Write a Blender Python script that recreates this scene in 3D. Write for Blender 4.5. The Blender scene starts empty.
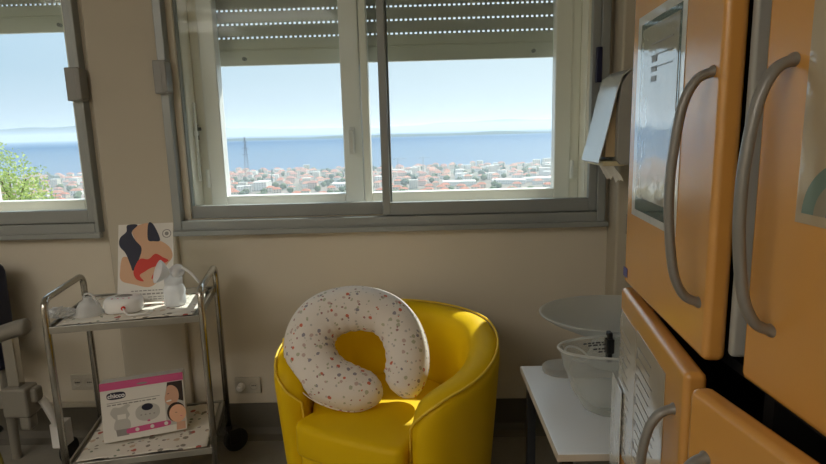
import bpy, bmesh, math, random
from mathutils import Vector, Matrix, Euler, noise
random.seed(7)
C = bpy.context.scene.collection
R = math.radians
PI = math.pi
sc = bpy.context.scene
sc.view_settings.view_transform = 'Standard'
sc.view_settings.look = 'None'
sc.view_settings.gamma = 1
sc.view_settings.exposure = 0.36
sc.view_settings.use_curve_mapping = False
sc.cycles.use_denoising = True
sc.cycles.max_bounces = 10
sc.cycles.diffuse_bounces = 6
sc.cycles.volume_bounces = 1
sc.cycles.transparent_max_bounces = 24
sc.cycles.transmission_bounces = 8
sc.cycles.sample_clamp_indirect = 6
sc.cycles.caustics_reflective = False
sc.cycles.caustics_refractive = False

# ------------------------------------------------------------------ materials
def mat(name, col, rough=.5, metal=0., bump=None, noise_col=None, spec=.5, coat=0., trans=0., alpha=1., sheen=0., ior=1.45, sss=0., coat_rough=.05):
    m = bpy.data.materials.new(name); m.use_nodes = True
    nt = m.node_tree; b = nt.nodes['Principled BSDF']
    b.inputs['Coat IOR'].default_value = 2.3 if coat >= .8 else 1.5
    b.inputs['Base Color'].default_value = (*col, 1)
    b.inputs['Roughness'].default_value = rough
    b.inputs['Metallic'].default_value = metal
    b.inputs['Specular IOR Level'].default_value = spec
    b.inputs['Coat Weight'].default_value = coat
    b.inputs['Coat Roughness'].default_value = coat_rough
    b.inputs['Transmission Weight'].default_value = trans
    b.inputs['Alpha'].default_value = alpha
    b.inputs['Sheen Weight'].default_value = sheen
    b.inputs['IOR'].default_value = ior
    if bump or noise_col:
        tc = nt.nodes.new('ShaderNodeTexCoord')
    if bump:
        s, st = bump[0], bump[1]
        n = nt.nodes.new('ShaderNodeTexNoise'); n.inputs['Scale'].default_value = s; n.inputs['Detail'].default_value = 4
        nt.links.new(tc.outputs['Object'], n.inputs['Vector'])
        bp = nt.nodes.new('ShaderNodeBump'); bp.inputs['Strength'].default_value = st; bp.inputs['Distance'].default_value = bump[2] if len(bump) > 2 else .01
        nt.links.new(n.outputs['Fac'], bp.inputs['Height']); nt.links.new(bp.outputs['Normal'], b.inputs['Normal'])
        if coat: nt.links.new(bp.outputs['Normal'], b.inputs['Coat Normal'])
    if noise_col:
        s, c2 = noise_col
        n = nt.nodes.new('ShaderNodeTexNoise'); n.inputs['Scale'].default_value = s; n.inputs['Detail'].default_value = 5
        nt.links.new(tc.outputs['Object'], n.inputs['Vector'])
        r = nt.nodes.new('ShaderNodeValToRGB'); r.color_ramp.elements[0].position = .35; r.color_ramp.elements[1].position = .65
        r.color_ramp.elements[0].color = (*col, 1); r.color_ramp.elements[1].color = (*c2, 1)
        nt.links.new(n.outputs['Fac'], r.inputs['Fac']); nt.links.new(r.outputs['Color'], b.inputs['Base Color'])
    return m

def floral(name, base, cols, scale, size, rough=.8, bump=None):
    """cloth printed with small scattered coloured sprigs"""
    m = mat(name, base, rough, bump=bump, sheen=.2)
    nt = m.node_tree; b = nt.nodes['Principled BSDF']
    tc = nt.nodes.new('ShaderNodeTexCoord')
    nz = nt.nodes.new('ShaderNodeTexNoise'); nz.inputs['Scale'].default_value = scale * 2.2; nz.inputs['Detail'].default_value = 2
    nt.links.new(tc.outputs['Object'], nz.inputs['Vector'])
    mx = nt.nodes.new('ShaderNodeMix'); mx.data_type = 'VECTOR'; mx.inputs['Factor'].default_value = .012 * 40 / scale * .6
    nt.links.new(tc.outputs['Object'], mx.inputs['A']); nt.links.new(nz.outputs['Color'], mx.inputs['B'])
    prev = None
    col_in = None
    for k, (sc_, sz, cl) in enumerate(((scale, size, cols[:len(cols)//2 + 1]), (scale * 1.37, size * .8, cols[len(cols)//2:]))):
        mp = nt.nodes.new('ShaderNodeMapping'); mp.inputs['Location'].default_value = (3.7 * k, 1.3 * k, 5.1 * k)
        nt.links.new(mx.outputs['Result'], mp.inputs['Vector'])
        v = nt.nodes.new('ShaderNodeTexVoronoi'); v.inputs['Scale'].default_value = sc_
        nt.links.new(mp.outputs['Vector'], v.inputs['Vector'])
        lt = nt.nodes.new('ShaderNodeMath'); lt.operation = 'LESS_THAN'; lt.inputs[1].default_value = sz
        nt.links.new(v.outputs['Distance'], lt.inputs[0])
        rp = nt.nodes.new('ShaderNodeValToRGB'); rp.color_ramp.interpolation = 'CONSTANT'
        el = rp.color_ramp.elements
        while len(el) < len(cl): el.new(.5)
        for i, c in enumerate(cl):
            el[i].position = i / len(cl); el[i].color = (*c, 1)
        sp = nt.nodes.new('ShaderNodeSeparateColor'); nt.links.new(v.outputs['Color'], sp.inputs['Color'])
        nt.links.new(sp.outputs['Red'], rp.inputs['Fac'])
        mc = nt.nodes.new('ShaderNodeMix'); mc.data_type = 'RGBA'
        nt.links.new(lt.outputs[0], mc.inputs['Factor'])
        if col_in is None: mc.inputs['A'].default_value = (*base, 1)
        else: nt.links.new(col_in, mc.inputs['A'])
        nt.links.new(rp.outputs['Color'], mc.inputs['B'])
        col_in = mc.outputs['Result']
    nt.links.new(col_in, b.inputs['Base Color'])
    return m

def glass_pane(name, tint=(1, 1, 1), refl=1.0):
    m = bpy.data.materials.new(name); m.use_nodes = True
    nt = m.node_tree; nt.nodes.clear()
    o = nt.nodes.new('ShaderNodeOutputMaterial')
    t = nt.nodes.new('ShaderNodeBsdfTransparent'); t.inputs['Color'].default_value = (*tint, 1)
    g = nt.nodes.new('ShaderNodeBsdfGlossy'); g.inputs['Roughness'].default_value = .02
    lw = nt.nodes.new('ShaderNodeLayerWeight'); lw.inputs['Blend'].default_value = .5      # facing = 1 - cos
    pw = nt.nodes.new('ShaderNodeMath'); pw.operation = 'POWER'; pw.inputs[1].default_value = 4.5; nt.links.new(lw.outputs['Facing'], pw.inputs[0])
    f = nt.nodes.new('ShaderNodeMath'); f.operation = 'MULTIPLY_ADD'; f.inputs[1].default_value = .75; f.inputs[2].default_value = .005 * refl; nt.links.new(pw.outputs[0], f.inputs[0])
    mx = nt.nodes.new('ShaderNodeMixShader')
    nt.links.new(f.outputs[0], mx.inputs[0]); nt.links.new(t.outputs[0], mx.inputs[1]); nt.links.new(g.outputs[0], mx.inputs[2])
    nt.links.new(mx.outputs[0], o.inputs[0])
    return m

def milky(name, tint, op, rough=.15):
    """thin translucent plastic: part see-through, part milky"""
    m = bpy.data.materials.new(name); m.use_nodes = True
    nt = m.node_tree; nt.nodes.clear()
    o = nt.nodes.new('ShaderNodeOutputMaterial')
    t = nt.nodes.new('ShaderNodeBsdfTransparent'); t.inputs['Color'].default_value = (.97, .97, .96, 1)
    p = nt.nodes.new('ShaderNodeBsdfPrincipled'); p.inputs['Base Color'].default_value = (*tint, 1); p.inputs['Roughness'].default_value = rough
    d = nt.nodes.new('ShaderNodeBsdfTranslucent'); d.inputs['Color'].default_value = (*tint, 1)
    a = nt.nodes.new('ShaderNodeMixShader'); a.inputs[0].default_value = .45
    nt.links.new(p.outputs[0], a.inputs[1]); nt.links.new(d.outputs[0], a.inputs[2])
    lw = nt.nodes.new('ShaderNodeLayerWeight'); lw.inputs['Blend'].default_value = .35
    mr = nt.nodes.new('ShaderNodeMapRange'); mr.inputs['To Min'].default_value = op; mr.inputs['To Max'].default_value = min(1, op + .45)
    nt.links.new(lw.outputs['Facing'], mr.inputs['Value'])
    mx = nt.nodes.new('ShaderNodeMixShader')
    nt.links.new(mr.outputs[0], mx.inputs[0]); nt.links.new(t.outputs[0], mx.inputs[1]); nt.links.new(a.outputs[0], mx.inputs[2])
    nt.links.new(mx.outputs[0], o.inputs[0])
    return m

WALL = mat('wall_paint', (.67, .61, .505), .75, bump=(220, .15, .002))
WALL_SHADED = mat('shaded_wall_paint', (.50, .455, .37), .7, bump=(220, .12, .002))  # same wall paint, darkened: the shade on the piers is in the colour
CEIL = mat('ceiling_paint', (.8, .78, .72), .8)
FLOOR = mat('vinyl_floor', (.25, .235, .20), .4, noise_col=(14, (.28, .26, .225)))
BASE = mat('baseboard_vinyl', (.13, .12, .10), .5)
ALU = mat('grey_aluminium', (.31, .33, .325), .38, .2)
ALUD = mat('dark_aluminium', (.20, .20, .18), .4, .5)
PVC = mat('cream_window_frame', (.90, .885, .82), .3, spec=.7)
PVCW = mat('white_window_frame', (.91, .92, .91), .3, spec=.7)
SHUT = mat('shutter_slat', (.52, .51, .48), .5)
REVEAL = mat('glossy_reveal', (.92, .90, .82), .22, spec=.8, coat=.7)
SHUTB = mat('shutter_bar', (.66, .65, .59), .45)
GREYP = mat('grey_plastic', (.27, .27, .26), .45)
BLACK = mat('black_plastic', (.012, .012, .013), .4)
NAVYP = mat('navy_plastic', (.012, .014, .05), .4)
WHITEP = mat('white_plastic', (.82, .82, .82), .35)
GLASS = glass_pane('window_glass', (.965, .985, .975))
CHROME = mat('steel_tube', (.50, .48, .44), .22, 1.)
STEEL = mat('steel_shelf', (.42, .41, .38), .3, 1.)
RUBBER = mat('black_rubber', (.02, .02, .02), .6)
YEL = mat('yellow_leatherette', (.76, .50, .004), .5, bump=(420, .12, .002), spec=.22)
YELP = mat('yellow_piping', (.85, .60, .05), .5)
ORANGE = mat('orange_laminate', (.62, .30, .065), .27, bump=(30, .02, .004), noise_col=(3.5, (.64, .315, .072)), coat=.6, coat_rough=.22)
ORANGE.node_tree.nodes['Principled BSDF'].inputs['Coat IOR'].default_value = 1.75
CARC = mat('dark_carcass', (.012, .010, .009), .6)
HANDLE = mat('grey_handle', (.25, .24, .22), .36, .25)
GSTRIP = mat('grey_edge_strip', (.38, .38, .35), .45)
PAPER = mat('white_paper', (.82, .80, .75), .6)
PAPERT = mat('tan_paper', (.62, .47, .27), .7)
SHEETG = mat('grey_print', (.36, .34, .29), .12, bump=(9, .35, .01), coat=1.)
SHEETW = mat('sleeve_border', (.74, .76, .74), .12, bump=(9, .3, .01), coat=1.)
SHEETD = mat('dark_green_print', (.035, .085, .075), .15, coat=1.)
SHEETB = mat('beige_print', (.62, .57, .47), .14, bump=(7, .10, .01), coat=1.)
SLEEVE = glass_pane('clear_sleeve', (.93, .95, .93))
INK = mat('printed_ink', (.06, .06, .065), .6)
INKG = mat('grey_ink', (.28, .27, .26), .6)
SKIN = mat('poster_skin_print', (.66, .40, .25), .55)
SKIN2 = mat('photo_skin_print', (.62, .36, .25), .5)
SKIN3 = mat('photo_baby_print', (.80, .46, .30), .5)
NAVY = mat('poster_hair_print', (.012, .014, .04), .55)
RED = mat('poster_red_print', (.62, .035, .02), .55)
PINK = mat('pink_print', (.62, .10, .26), .45)
BROWN = mat('photo_hair_print', (.03, .018, .014), .5)
LOGO = mat('logo_print', (.012, .014, .035), .45)
CARDB = mat('white_card', (.74, .72, .68), .5)
TABLEW = mat('white_laminate', (.86, .90, .96), .36, spec=1., coat=.79, coat_rough=.28)
TABLEW.node_tree.nodes['Principled BSDF'].inputs['Coat IOR'].default_value = 2.2
TABLEE = mat('table_edge', (.55, .50, .42), .5)
DISHM = milky('frosted_plastic', (.72, .73, .70), .72, .2)
BOWLM = milky('clear_plastic', (.82, .84, .82), .14, .06)
BASEM = milky('clear_tray', (.70, .68, .62), .55, .2)
BOTM = milky('milky_bottle', (.92, .93, .95), .72, .2)
BAGM = milky('crumpled_clear', (.90, .91, .92), .5, .12)
NAVYU = mat('navy_upholstery', (.010, .014, .045), .55, bump=(300, .1, .002))
BEIGEP = mat('beige_grey_plastic', (.22, .205, .175), .45)
STRAPY = mat('olive_strap', (.30, .25, .05), .7)
SOCK = mat('socket_plastic', (.55, .51, .43), .4)
SILV = mat('silver_plastic', (.62, .63, .63), .25, .35)
DISPG = mat('dispenser_grey', (.38, .37, .34), .4)
CLOTH = floral('printed_cloth', (.74, .70, .63), [(.45, .10, .07), (.25, .22, .18), (.55, .42, .30), (.20, .25, .17), (.30, .25, .22)], 24, .27)
PILLOW = floral('printed_pillow_cotton', (.80, .75, .70), [(.60, .16, .10), (.30, .28, .32), (.58, .44, .40), (.48, .48, .36), (.36, .20, .20), (.52, .50, .48)], 36, .26, bump=(30, .25, .006))
FILL_GLOW = bpy.data.materials.new('fill_panel_glow'); FILL_GLOW.use_nodes = True  # glow of the added fill panels, no known fixture
_b = FILL_GLOW.node_tree.nodes['Principled BSDF']; _b.inputs['Base Color'].default_value = (.9, .9, .88, 1)
_b.inputs['Emission Color'].default_value = (1, .95, .87, 1); _b.inputs['Emission Strength'].default_value = 5.9

# ------------------------------------------------------------------ helpers
def obj(name, bm, m, parent=None, smooth=False, loc=None, rot=None, bevel=0, subsurf=0, auto=None):
    me = bpy.data.meshes.new(name)
    bmesh.ops.recalc_face_normals(bm, faces=bm.faces)
    bm.to_mesh(me); bm.free()
    for mm in (m if isinstance(m, (list, tuple)) else [m]): me.materials.append(mm)
    if smooth:
        for p in me.polygons: p.use_smooth = True
    o = bpy.data.objects.new(name, me); C.objects.link(o)
    if parent: o.parent = parent
    if loc is not None: o.location = loc
    if rot is not None: o.rotation_euler = rot
    if bevel:
        md = o.modifiers.new('bevel', 'BEVEL'); md.width = bevel; md.segments = 3; md.limit_method = 'ANGLE'; md.angle_limit = R(40)
        if not smooth:
            for p in me.polygons: p.use_smooth = True
            md.harden_normals = True
    if subsurf:
        md = o.modifiers.new('sub', 'SUBSURF'); md.levels = subsurf; md.render_levels = subsurf
    return o

def empty(name, loc=(0, 0, 0), rotz=0):
    o = bpy.data.objects.new(name, None); C.objects.link(o)
    o.location = loc; o.rotation_euler = (0, 0, rotz); o.empty_display_size = .05
    return o
def tag(o, label, cat, group=None, kind=None):
    o['label'] = label; o['category'] = cat
    if group: o['group'] = group
    if kind: o['kind'] = kind
    return o
def thing(name, label, cat, loc=(0, 0, 0), rotz=0, group=None, kind=None):
    return tag(empty(name, loc, rotz), label, cat, group, kind)
def struct(o):
    o['kind'] = 'structure'; return o
def B(): return bmesh.new()

def box(bm, x0, x1, y0, y1, z0, z1, M=None, mi=0):
    r = bmesh.ops.create_cube(bm, size=1)
    for v in r['verts']:
        v.co = Vector((x0 + (v.co.x + .5) * (x1 - x0), y0 + (v.co.y + .5) * (y1 - y0), z0 + (v.co.z + .5) * (z1 - z0)))
        if M: v.co = M @ v.co
    if mi:
        for v in r['verts']:
            for f in v.link_faces: f.material_index = mi
    return r['verts']

def tube(bm, pts, rad, n=12, cap=True, flat=1.0, closed=False):
    pts = [Vector(p) for p in pts]; N = len(pts)
    rads = rad if isinstance(rad, (list, tuple)) else [rad] * N
    up = None; rings = []
    for i, p in enumerate(pts):
        if closed: t = (pts[(i + 1) % N] - pts[i - 1]).normalized()
        else: t = ((pts[min(i + 1, N - 1)] - pts[max(i - 1, 0)])).normalized()
        if up is None:
            a = Vector((0, 0, 1)) if abs(t.z) < .9 else Vector((0, 1, 0))
            up = (a - t * a.dot(t)).normalized()
        else:
            up = (up - t * up.dot(t)).normalized()
        s = t.cross(up)
        rings.append([bm.verts.new(p + (up * math.cos(2 * PI * k / n) + s * math.sin(2 * PI * k / n) * flat) * rads[i]) for k in range(n)])
    for i in range(N if closed else N - 1):
        a, b = rings[i], rings[(i + 1) % N]
        for k in range(n):
            bm.faces.new((a[k], a[(k + 1) % n], b[(k + 1) % n], b[k]))
    if cap and not closed:
        bm.faces.new(rings[0]); bm.faces.new(rings[-1])
    return rings

def lathe(bm, prof, n=32, M=None, sx=1., sy=1.):
    rings = []
    for r, z in prof:
        if r < 1e-6:
            co = Vector((0, 0, z)); rings.append([bm.verts.new(M @ co if M else co)])
        else:
            ring = []
            for k in range(n):
                co = Vector((r * sx * math.cos(2 * PI * k / n), r * sy * math.sin(2 * PI * k / n), z))
                ring.append(bm.verts.new(M @ co if M else co))
            rings.append(ring)
    for a, b in zip(rings, rings[1:]):
        for k in range(n):
            k2 = (k + 1) % n
            if len(a) == 1 and len(b) == 1: continue
            if len(a) == 1: bm.faces.new((a[0], b[k], b[k2]))
            elif len(b) == 1: bm.faces.new((a[k], a[k2], b[0]))
            else: bm.faces.new((a[k], a[k2], b[k2], b[k]))

def cyl(bm, p0, p1, r, n=16, r2=None):
    tube(bm, [p0, p1], [r, r if r2 is None else r2], n)

def arc_path(pts, rad, n=6):
    """polyline with rounded corners"""
    pts = [Vector(p) for p in pts]; out = [pts[0]]
    for i in range(1, len(pts) - 1):
        a = (pts[i - 1] - pts[i]); b = (pts[i + 1] - pts[i])
        r = min(rad, a.length * .49, b.length * .49)
        p0 = pts[i] + a.normalized() * r; p1 = pts[i] + b.normalized() * r
        for k in range(n + 1):
            t = k / n
            out.append(p0 * (1 - t) ** 2 + pts[i] * 2 * t * (1 - t) + p1 * t * t)
    out.append(pts[-1]); return out

def catmull(pts, n=8):
    out = []; N = len(pts)
    for i in range(N - 1):
        p = [pts[max(i - 1, 0)], pts[i], pts[i + 1], pts[min(i + 2, N - 1)]]
        for k in range(n):
            t = k / n
            out.append(tuple(.5 * (2 * p[1][j] + (p[2][j] - p[0][j]) * t + (2 * p[0][j] - 5 * p[1][j] + 4 * p[2][j] - p[3][j]) * t * t + (3 * p[1][j] - p[0][j] - 3 * p[2][j] + p[3][j]) * t ** 3) for j in range(len(p[1]))))
    out.append(tuple(pts[-1])); return out

def poly(bm, pts, y, mi, th=None):
    """flat printed shape in the local XZ plane, facing -Y"""
    vs = [bm.verts.new((p[0], y, p[1])) for p in pts]
    f = bm.faces.new(vs); f.material_index = mi
    return f
def disc(cx, cz, rx, rz, n=24): return [(cx + rx * math.cos(2 * PI * k / n), cz + rz * math.sin(2 * PI * k / n)) for k in range(n)]
def rect(x0, x1, z0, z1): return [(x0, z0), (x1, z0), (x1, z1), (x0, z1)]

def text_mesh(s, size, name, m, parent, loc, rot, extrude=.0004, offset=.0):
    cu = bpy.data.curves.new(name, 'FONT'); cu.body = s; cu.size = size; cu.align_x = 'CENTER'; cu.align_y = 'CENTER'; cu.extrude = extrude; cu.offset = offset
    to = bpy.data.objects.new(name + '_tmp', cu); C.objects.link(to)
    dg = bpy.context.evaluated_depsgraph_get()
    me = bpy.data.meshes.new_from_object(to.evaluated_get(dg))
    C.objects.unlink(to); bpy.data.objects.remove(to)
    me.materials.clear(); me.materials.append(m)
    o = bpy.data.objects.new(name, me); C.objects.link(o)
    if parent: o.parent = parent
    o.location = loc; o.rotation_euler = rot
    return o

# ------------------------------------------------------------------ room shell
YW, YO = 2.58, 2.92           # inner / outer face of the window wall
XL, XR, YB, ZC = -3.6, .95, -2.4, 2.7
W1 = (-1.055, .745, 1.075, 2.45)   # opening of the centre window (x0,x1,z0,z1)
W2 = (-3.30, -1.505, 1.075, 2.45)   # opening of the left window
bm = B()
box(bm, XL - .2, XR + .2, YW, YO, -.1, W1[2])
box(bm, XL - .2, XR + .2, YW, YO, W1[3], ZC + .1)
box(bm, XL - .2, W2[0], YW, YO, W1[2], W1[3])
box(bm, W2[1], W1[0], YW, YO, W1[2], W1[3])
box(bm, W1[1], XR + .2, YW, YO, W1[2], W1[3])
struct(obj('wall_back', bm, WALL))
bm = B(); box(bm, XR, XR + .2, YB - .2, YW, -.1, ZC + .1); struct(obj('wall_right', bm, WALL))
bm = B(); box(bm, XL - .2, XL, YB - .2, YW, -.1, ZC + .1); struct(obj('wall_left', bm, WALL))
bm = B(); box(bm, XL, XR, YB - .2, YB, -.1, ZC + .1); struct(obj('wall_front', bm, WALL))
bm = B(); box(bm, XL, XR, YB, YW, -.1, 0); struct(obj('floor', bm, FLOOR))
bm = B(); box(bm, XL, XR, YB, YW, ZC, ZC + .1); struct(obj('ceiling', bm, CEIL))
# coved vinyl skirting
bm = B()
prof = [(0, .172), (-.006, .172), (-.008, .05), (-.02, .018), (-.05, .003), (-.05, 0), (0, 0)]
for x0, x1 in ((XL, XR - .004),):
    vs = [[bm.verts.new((x, YW + dy, z)) for dy, z in prof] for x in (x0, x1)]
    for k in range(len(prof)): bm.faces.new((vs[0][k], vs[0][(k + 1) % 7], vs[1][(k + 1) % 7], vs[1][k]))
    bm.faces.new(vs[0]); bm.faces.new(vs[1])
struct(obj('baseboard_back', bm, BASE))
bm = B(); box(bm, XR - .008, XR, YB, YW - .06, 0, .15); struct(obj('baseboard_right', bm, BASE))
bm = B(); box(bm, XL, XL + .008, YB, YW - .06, 0, .15); struct(obj('baseboard_left', bm, BASE))
# shallow pier between the windows, corner pier on the right
bm = B(); box(bm, -1.43, -1.12, YW - .03, YW + .01, .15, ZC); struct(obj('trim_1', bm, WALL_SHADED, bevel=.008))
bm = B(); box(bm, .835, XR + .01, YW - .12, YW + .01, .15, ZC); struct(obj('trim_2', bm, WALL_SHADED, bevel=.012))
bm = B(); box(bm, XL, -1.578, YW - .018, YW + .005, .172, .196); box(bm, -1.60, -1.578, YW - .018, YW + .005, .196, .27)
struct(obj('trim_3', bm, SOCK, bevel=.004))

# ------------------------------------------------------------------ windows
def make_window(name, x0, x1, z0, z1, in_mull, out_mull, shut_z, handle=False, right_vis=True, fl=.065, fr=.065):
    """inner aluminium sliding window in front of an outer white casement with a roller shutter"""
    root = struct(empty(name, ((x0 + x1) / 2, YW, z0)))
    ox, oz = (x0 + x1) / 2, z0
    def P(nm, bm, m, **k):
        bmesh.ops.translate(bm, verts=bm.verts, vec=(-ox, -YW, -oz))
        return struct(obj(nm, bm, m, root, **k))
    # outer aluminium frame around the opening, on the inner wall face
    bm = B(); yf0, yf1 = YW - .045, YW + .06
    box(bm, x0 - fl, x0 - .028, yf0, yf1, z0 - .048, z1 + .05)
    box(bm, x1 + .028, x1 + fr, yf0, yf1, z0 - .048, z1 + .05)
    box(bm, x0 - .028, x1 + .028, yf0, yf1, z0 - .048, z0 - .002)
    box(bm, x0 - .028, x1 + .028, yf0, yf1, z1, z1 + .05)
    box(bm, x0 - fl - .012, x1 + fr + .012, yf0 - .018, yf0 + .01, z0 - .068, z0 - .044)
    P('frame', bm, ALU, bevel=.004)
    # two sliding sashes, the right one on the front track
    for k, (a, b, ya, yb) in enumerate(((x0 - .028, in_mull + .02, YW + .012, YW + .045), (in_mull - .022, x1 + .028, YW - .030, YW + .003))):
        bm = B()
        w = .034
        box(bm, a, a + w, ya, yb, z0, z1); box(bm, b - w, b, ya, yb, z0, z1)
        box(bm, a + w, b - w, ya, yb, z0, z0 + .058); box(bm, a + w, b - w, ya, yb, z1 - .05, z1)
        s = P('sliding_sash', bm, ALU if k == 0 else ALUD if False else ALU, bevel=.003)
        bm = B(); box(bm, a + w, b - w, (ya + yb) / 2 - .002, (ya + yb) / 2 + .002, z0 + .058, z1 - .05)
        bmesh.ops.translate(bm, verts=bm.verts, vec=(-ox, -YW, -oz))
        struct(obj('pane', bm, GLASS, s))
    # outer casement frame + reveal lining
    yc0, yc1 = YW + .17, YW + .24
    bm = B()
    box(bm, x0 - .01, x0 + .002, YW + .06, yc0, z0, z1); box(bm, x1 - .002, x1 + .01, YW + .06, yc0, z0, z1)
    box(bm, x0, x1, YW + .06, yc0, z0 - .01, z0 + .012)
    P('reveal_lining', bm, REVEAL)
    bm = B()
    box(bm, x0, x0 + .055, yc0, yc1, z0, z1); box(bm, x1 - .055, x1, yc0, yc1, z0, z1)
    box(bm, x0 + .055, x1 - .055, yc0, yc1, z0, z0 + .05); box(bm, x0 + .055, x1 - .055, yc0, yc1, z1 - .05, z1)
    P('outer_frame', bm, PVC, bevel=.006)
    yl, yr = out_mull
    for k, (a, b) in enumerate(((x0 + .045, yl), (yr, x1 - .045))):
        bm = B(); ya, yb = yc0 - .018, yc1 - .02; w = .075; wl = w if k == 0 else .035; wr = (yl - (yl + yr) / 2 + .1) if k == 0 else w
        wr = .088 if k == 0 else w
        box(bm, a, a + wl, ya, yb, z0 + .035, z1 - .03); box(bm, b - wr, b, ya, yb, z0 + .035, z1 - .03)
        box(bm, a + wl, b - wr, ya, yb, z0 + .035, z0 + .085); box(bm, a + wl, b - wr, ya, yb, z1 - .1, z1 - .03)
        s = P('casement', bm, PVCW if k == 0 else PVC, bevel=.006)
        bm = B(); box(bm, a + wl, b - wr, yb - .03, yb - .022, z0 + .085, z1 - .1)
        bmesh.ops.translate(bm, verts=bm.verts, vec=(-ox, -YW, -oz)); struct(obj('pane', bm, GLASS, s))
        if k == 0 and handle:
            bm = B(); xh = b - .045
            box(bm, xh - .013, xh + .013, ya - .008, ya, 1.36, 1.47); box(bm, xh - .010, xh + .010, ya - .045, ya - .008, 1.435, 1.458)
            box(bm, xh - .011, xh + .011, ya - .05, ya - .03, 1.345, 1.455)
            bmesh.ops.translate(bm, verts=bm.verts, vec=(-ox, -YW, -oz)); struct(obj('handle', bm, WHITEP, s, bevel=.004))
        # hinges
        xh = a - .006 if k == 0 else b + .006
        for zz in (z0 + .13, z1 - .3):
            bm = B(); cyl(bm, (xh, ya - .006, zz), (xh, ya - .006, zz + .085), .009)
            bmesh.ops.translate(bm, verts=bm.verts, vec=(-ox, -YW, -oz)); struct(obj('hinge', bm, PVCW, s, smooth=False))
    # roller shutter
    ys = YW + .285
    bm = B(); pitch, z = .062, shut_z + .124; holes = .0105
    while z < z1 + .02:
        box(bm, x0 + .01, x1 - .01, ys - .007, ys + .007, z + holes, z + pitch)
        nx = int((x1 - x0 - .04) / .023)
        for i in range(nx + 1):
            xx = x0 + .02 + i * .023
            box(bm, xx - .0052, xx + .0052, ys - .005, ys + .005, z - .001, z + holes + .001)
        z += pitch
    P('shutter_slats', bm, SHUT)
    bm = B(); box(bm, x0 + .01, x1 - .01, ys - .011, ys + .009, shut_z, shut_z + .070); box(bm, x0 + .01, x1 - .01, ys - .006, ys + .006, shut_z + .075, shut_z + .125)
    box(bm, x0 + .01, x1 - .01, ys - .004, ys + .004, shut_z + .068, shut_z + .077)
    P('shutter_bottom_bar', bm, SHUTB, bevel=.003)
    for xx in (x0 + .22, x1 - .20):
        bm = B(); cyl(bm, (xx, ys - .011, shut_z + .03), (xx, ys - .03, shut_z + .03), .009)
        P('shutter_stop', bm, GREYP)
    # sash lock bracket on the near stile
    return root, P

w1, P1 = make_window('window_1', *W1, -.155, (-.276, -.276 + .004), 1.775, handle=True)
bm = B(); box(bm, W1[0] - .075, W1[0] - .022, YW - .075, YW - .02, 1.63, 1.77); box(bm, W1[0] - .04, W1[0] - .016, YW - .082, YW - .02, 1.635, 1.765)
P1('sash_lock', bm, GREYP, bevel=.005)
bm = B(); box(bm, W1[1] + .008, W1[1] + .030, YW - .052, YW - .02, 1.63, 1.775)
P1('lock_slot', bm, NAVYP, bevel=.002)
bm = B(); cyl(bm, (W1[0] + .014, YW + .115, 1.24), (W1[0] + .014, YW + .115, 1.60), .006); cyl(bm, (W1[0] + .014, YW + .115, 1.45), (W1[0] + .014, YW + .115, 1.47), .010)
P1('crank_rod', bm, PVCW)
bm = B(); box(bm, W1[0] + .002, W1[0] + .014, YW + .135, YW + .150, 1.43, 1.50); cyl(bm, (W1[0] + .01, YW + .142, 1.48), (W1[0] + .026, YW + .142, 1.48), .008)
P1('reveal_latch', bm, ALUD)
w2, P2 = make_window('window_2', *W2, -2.34, (-2.17 + .06, -2.17 + .064), 1.955, fr=.046)
bm = B(); box(bm, W2[1] - .005, W2[1] + .052, YW - .075, YW - .02, 1.61, 1.75); box(bm, W2[1] + .042, W2[1] + .064, YW - .082, YW - .02, 1.615, 1.745)
P2('sash_lock', bm, GREYP, bevel=.005)

# ------------------------------------------------------------------ wall sockets
for (x, z, lab) in ((-.854, .267, 'double wall socket near the floor right of the steel trolley, white plug in it'), (-1.643, .30, 'double wall socket low on the wall behind the left legs of the trolley')):
    s = thing('wall_socket', lab, 'socket', (x, YW, z))
    bm = B(); box(bm, -.062, .062, -.012, 0, -.04, .04); obj('cover_plate', bm, SOCK, s, bevel=.004)
    for dx in (-.029, .029):
        bm = B(); lathe(bm, [(.0, -.002), (.017, -.002), (.019, .002), (.022, .003)], 24, Matrix.Translation((dx, -.013, 0)) @ Matrix.Rotation(R(90), 4, 'X'))
        q = obj('socket_well', bm, SOCK, s, smooth=True)
        bm = B()
        for a in (-.008, 0, .008): cyl(bm, (dx + a, -.0118, 0), (dx + a, -.0152, 0), .0025, 8)
        obj('pin_hole', bm, BLACK, q)
bm = B(); cyl(bm, (0, 0, 0), (0, -.03, 0), .019, 20, .016); cyl(bm, (0, -.03, 0), (0, -.04, 0), .012, 16, .008)
tag(obj('plug', bm, WHITEP, loc=(-.883, YW - .0155, .267), smooth=False, bevel=.002), 'round white plug pushed into the wall socket beside the trolley', 'plug')

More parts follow.
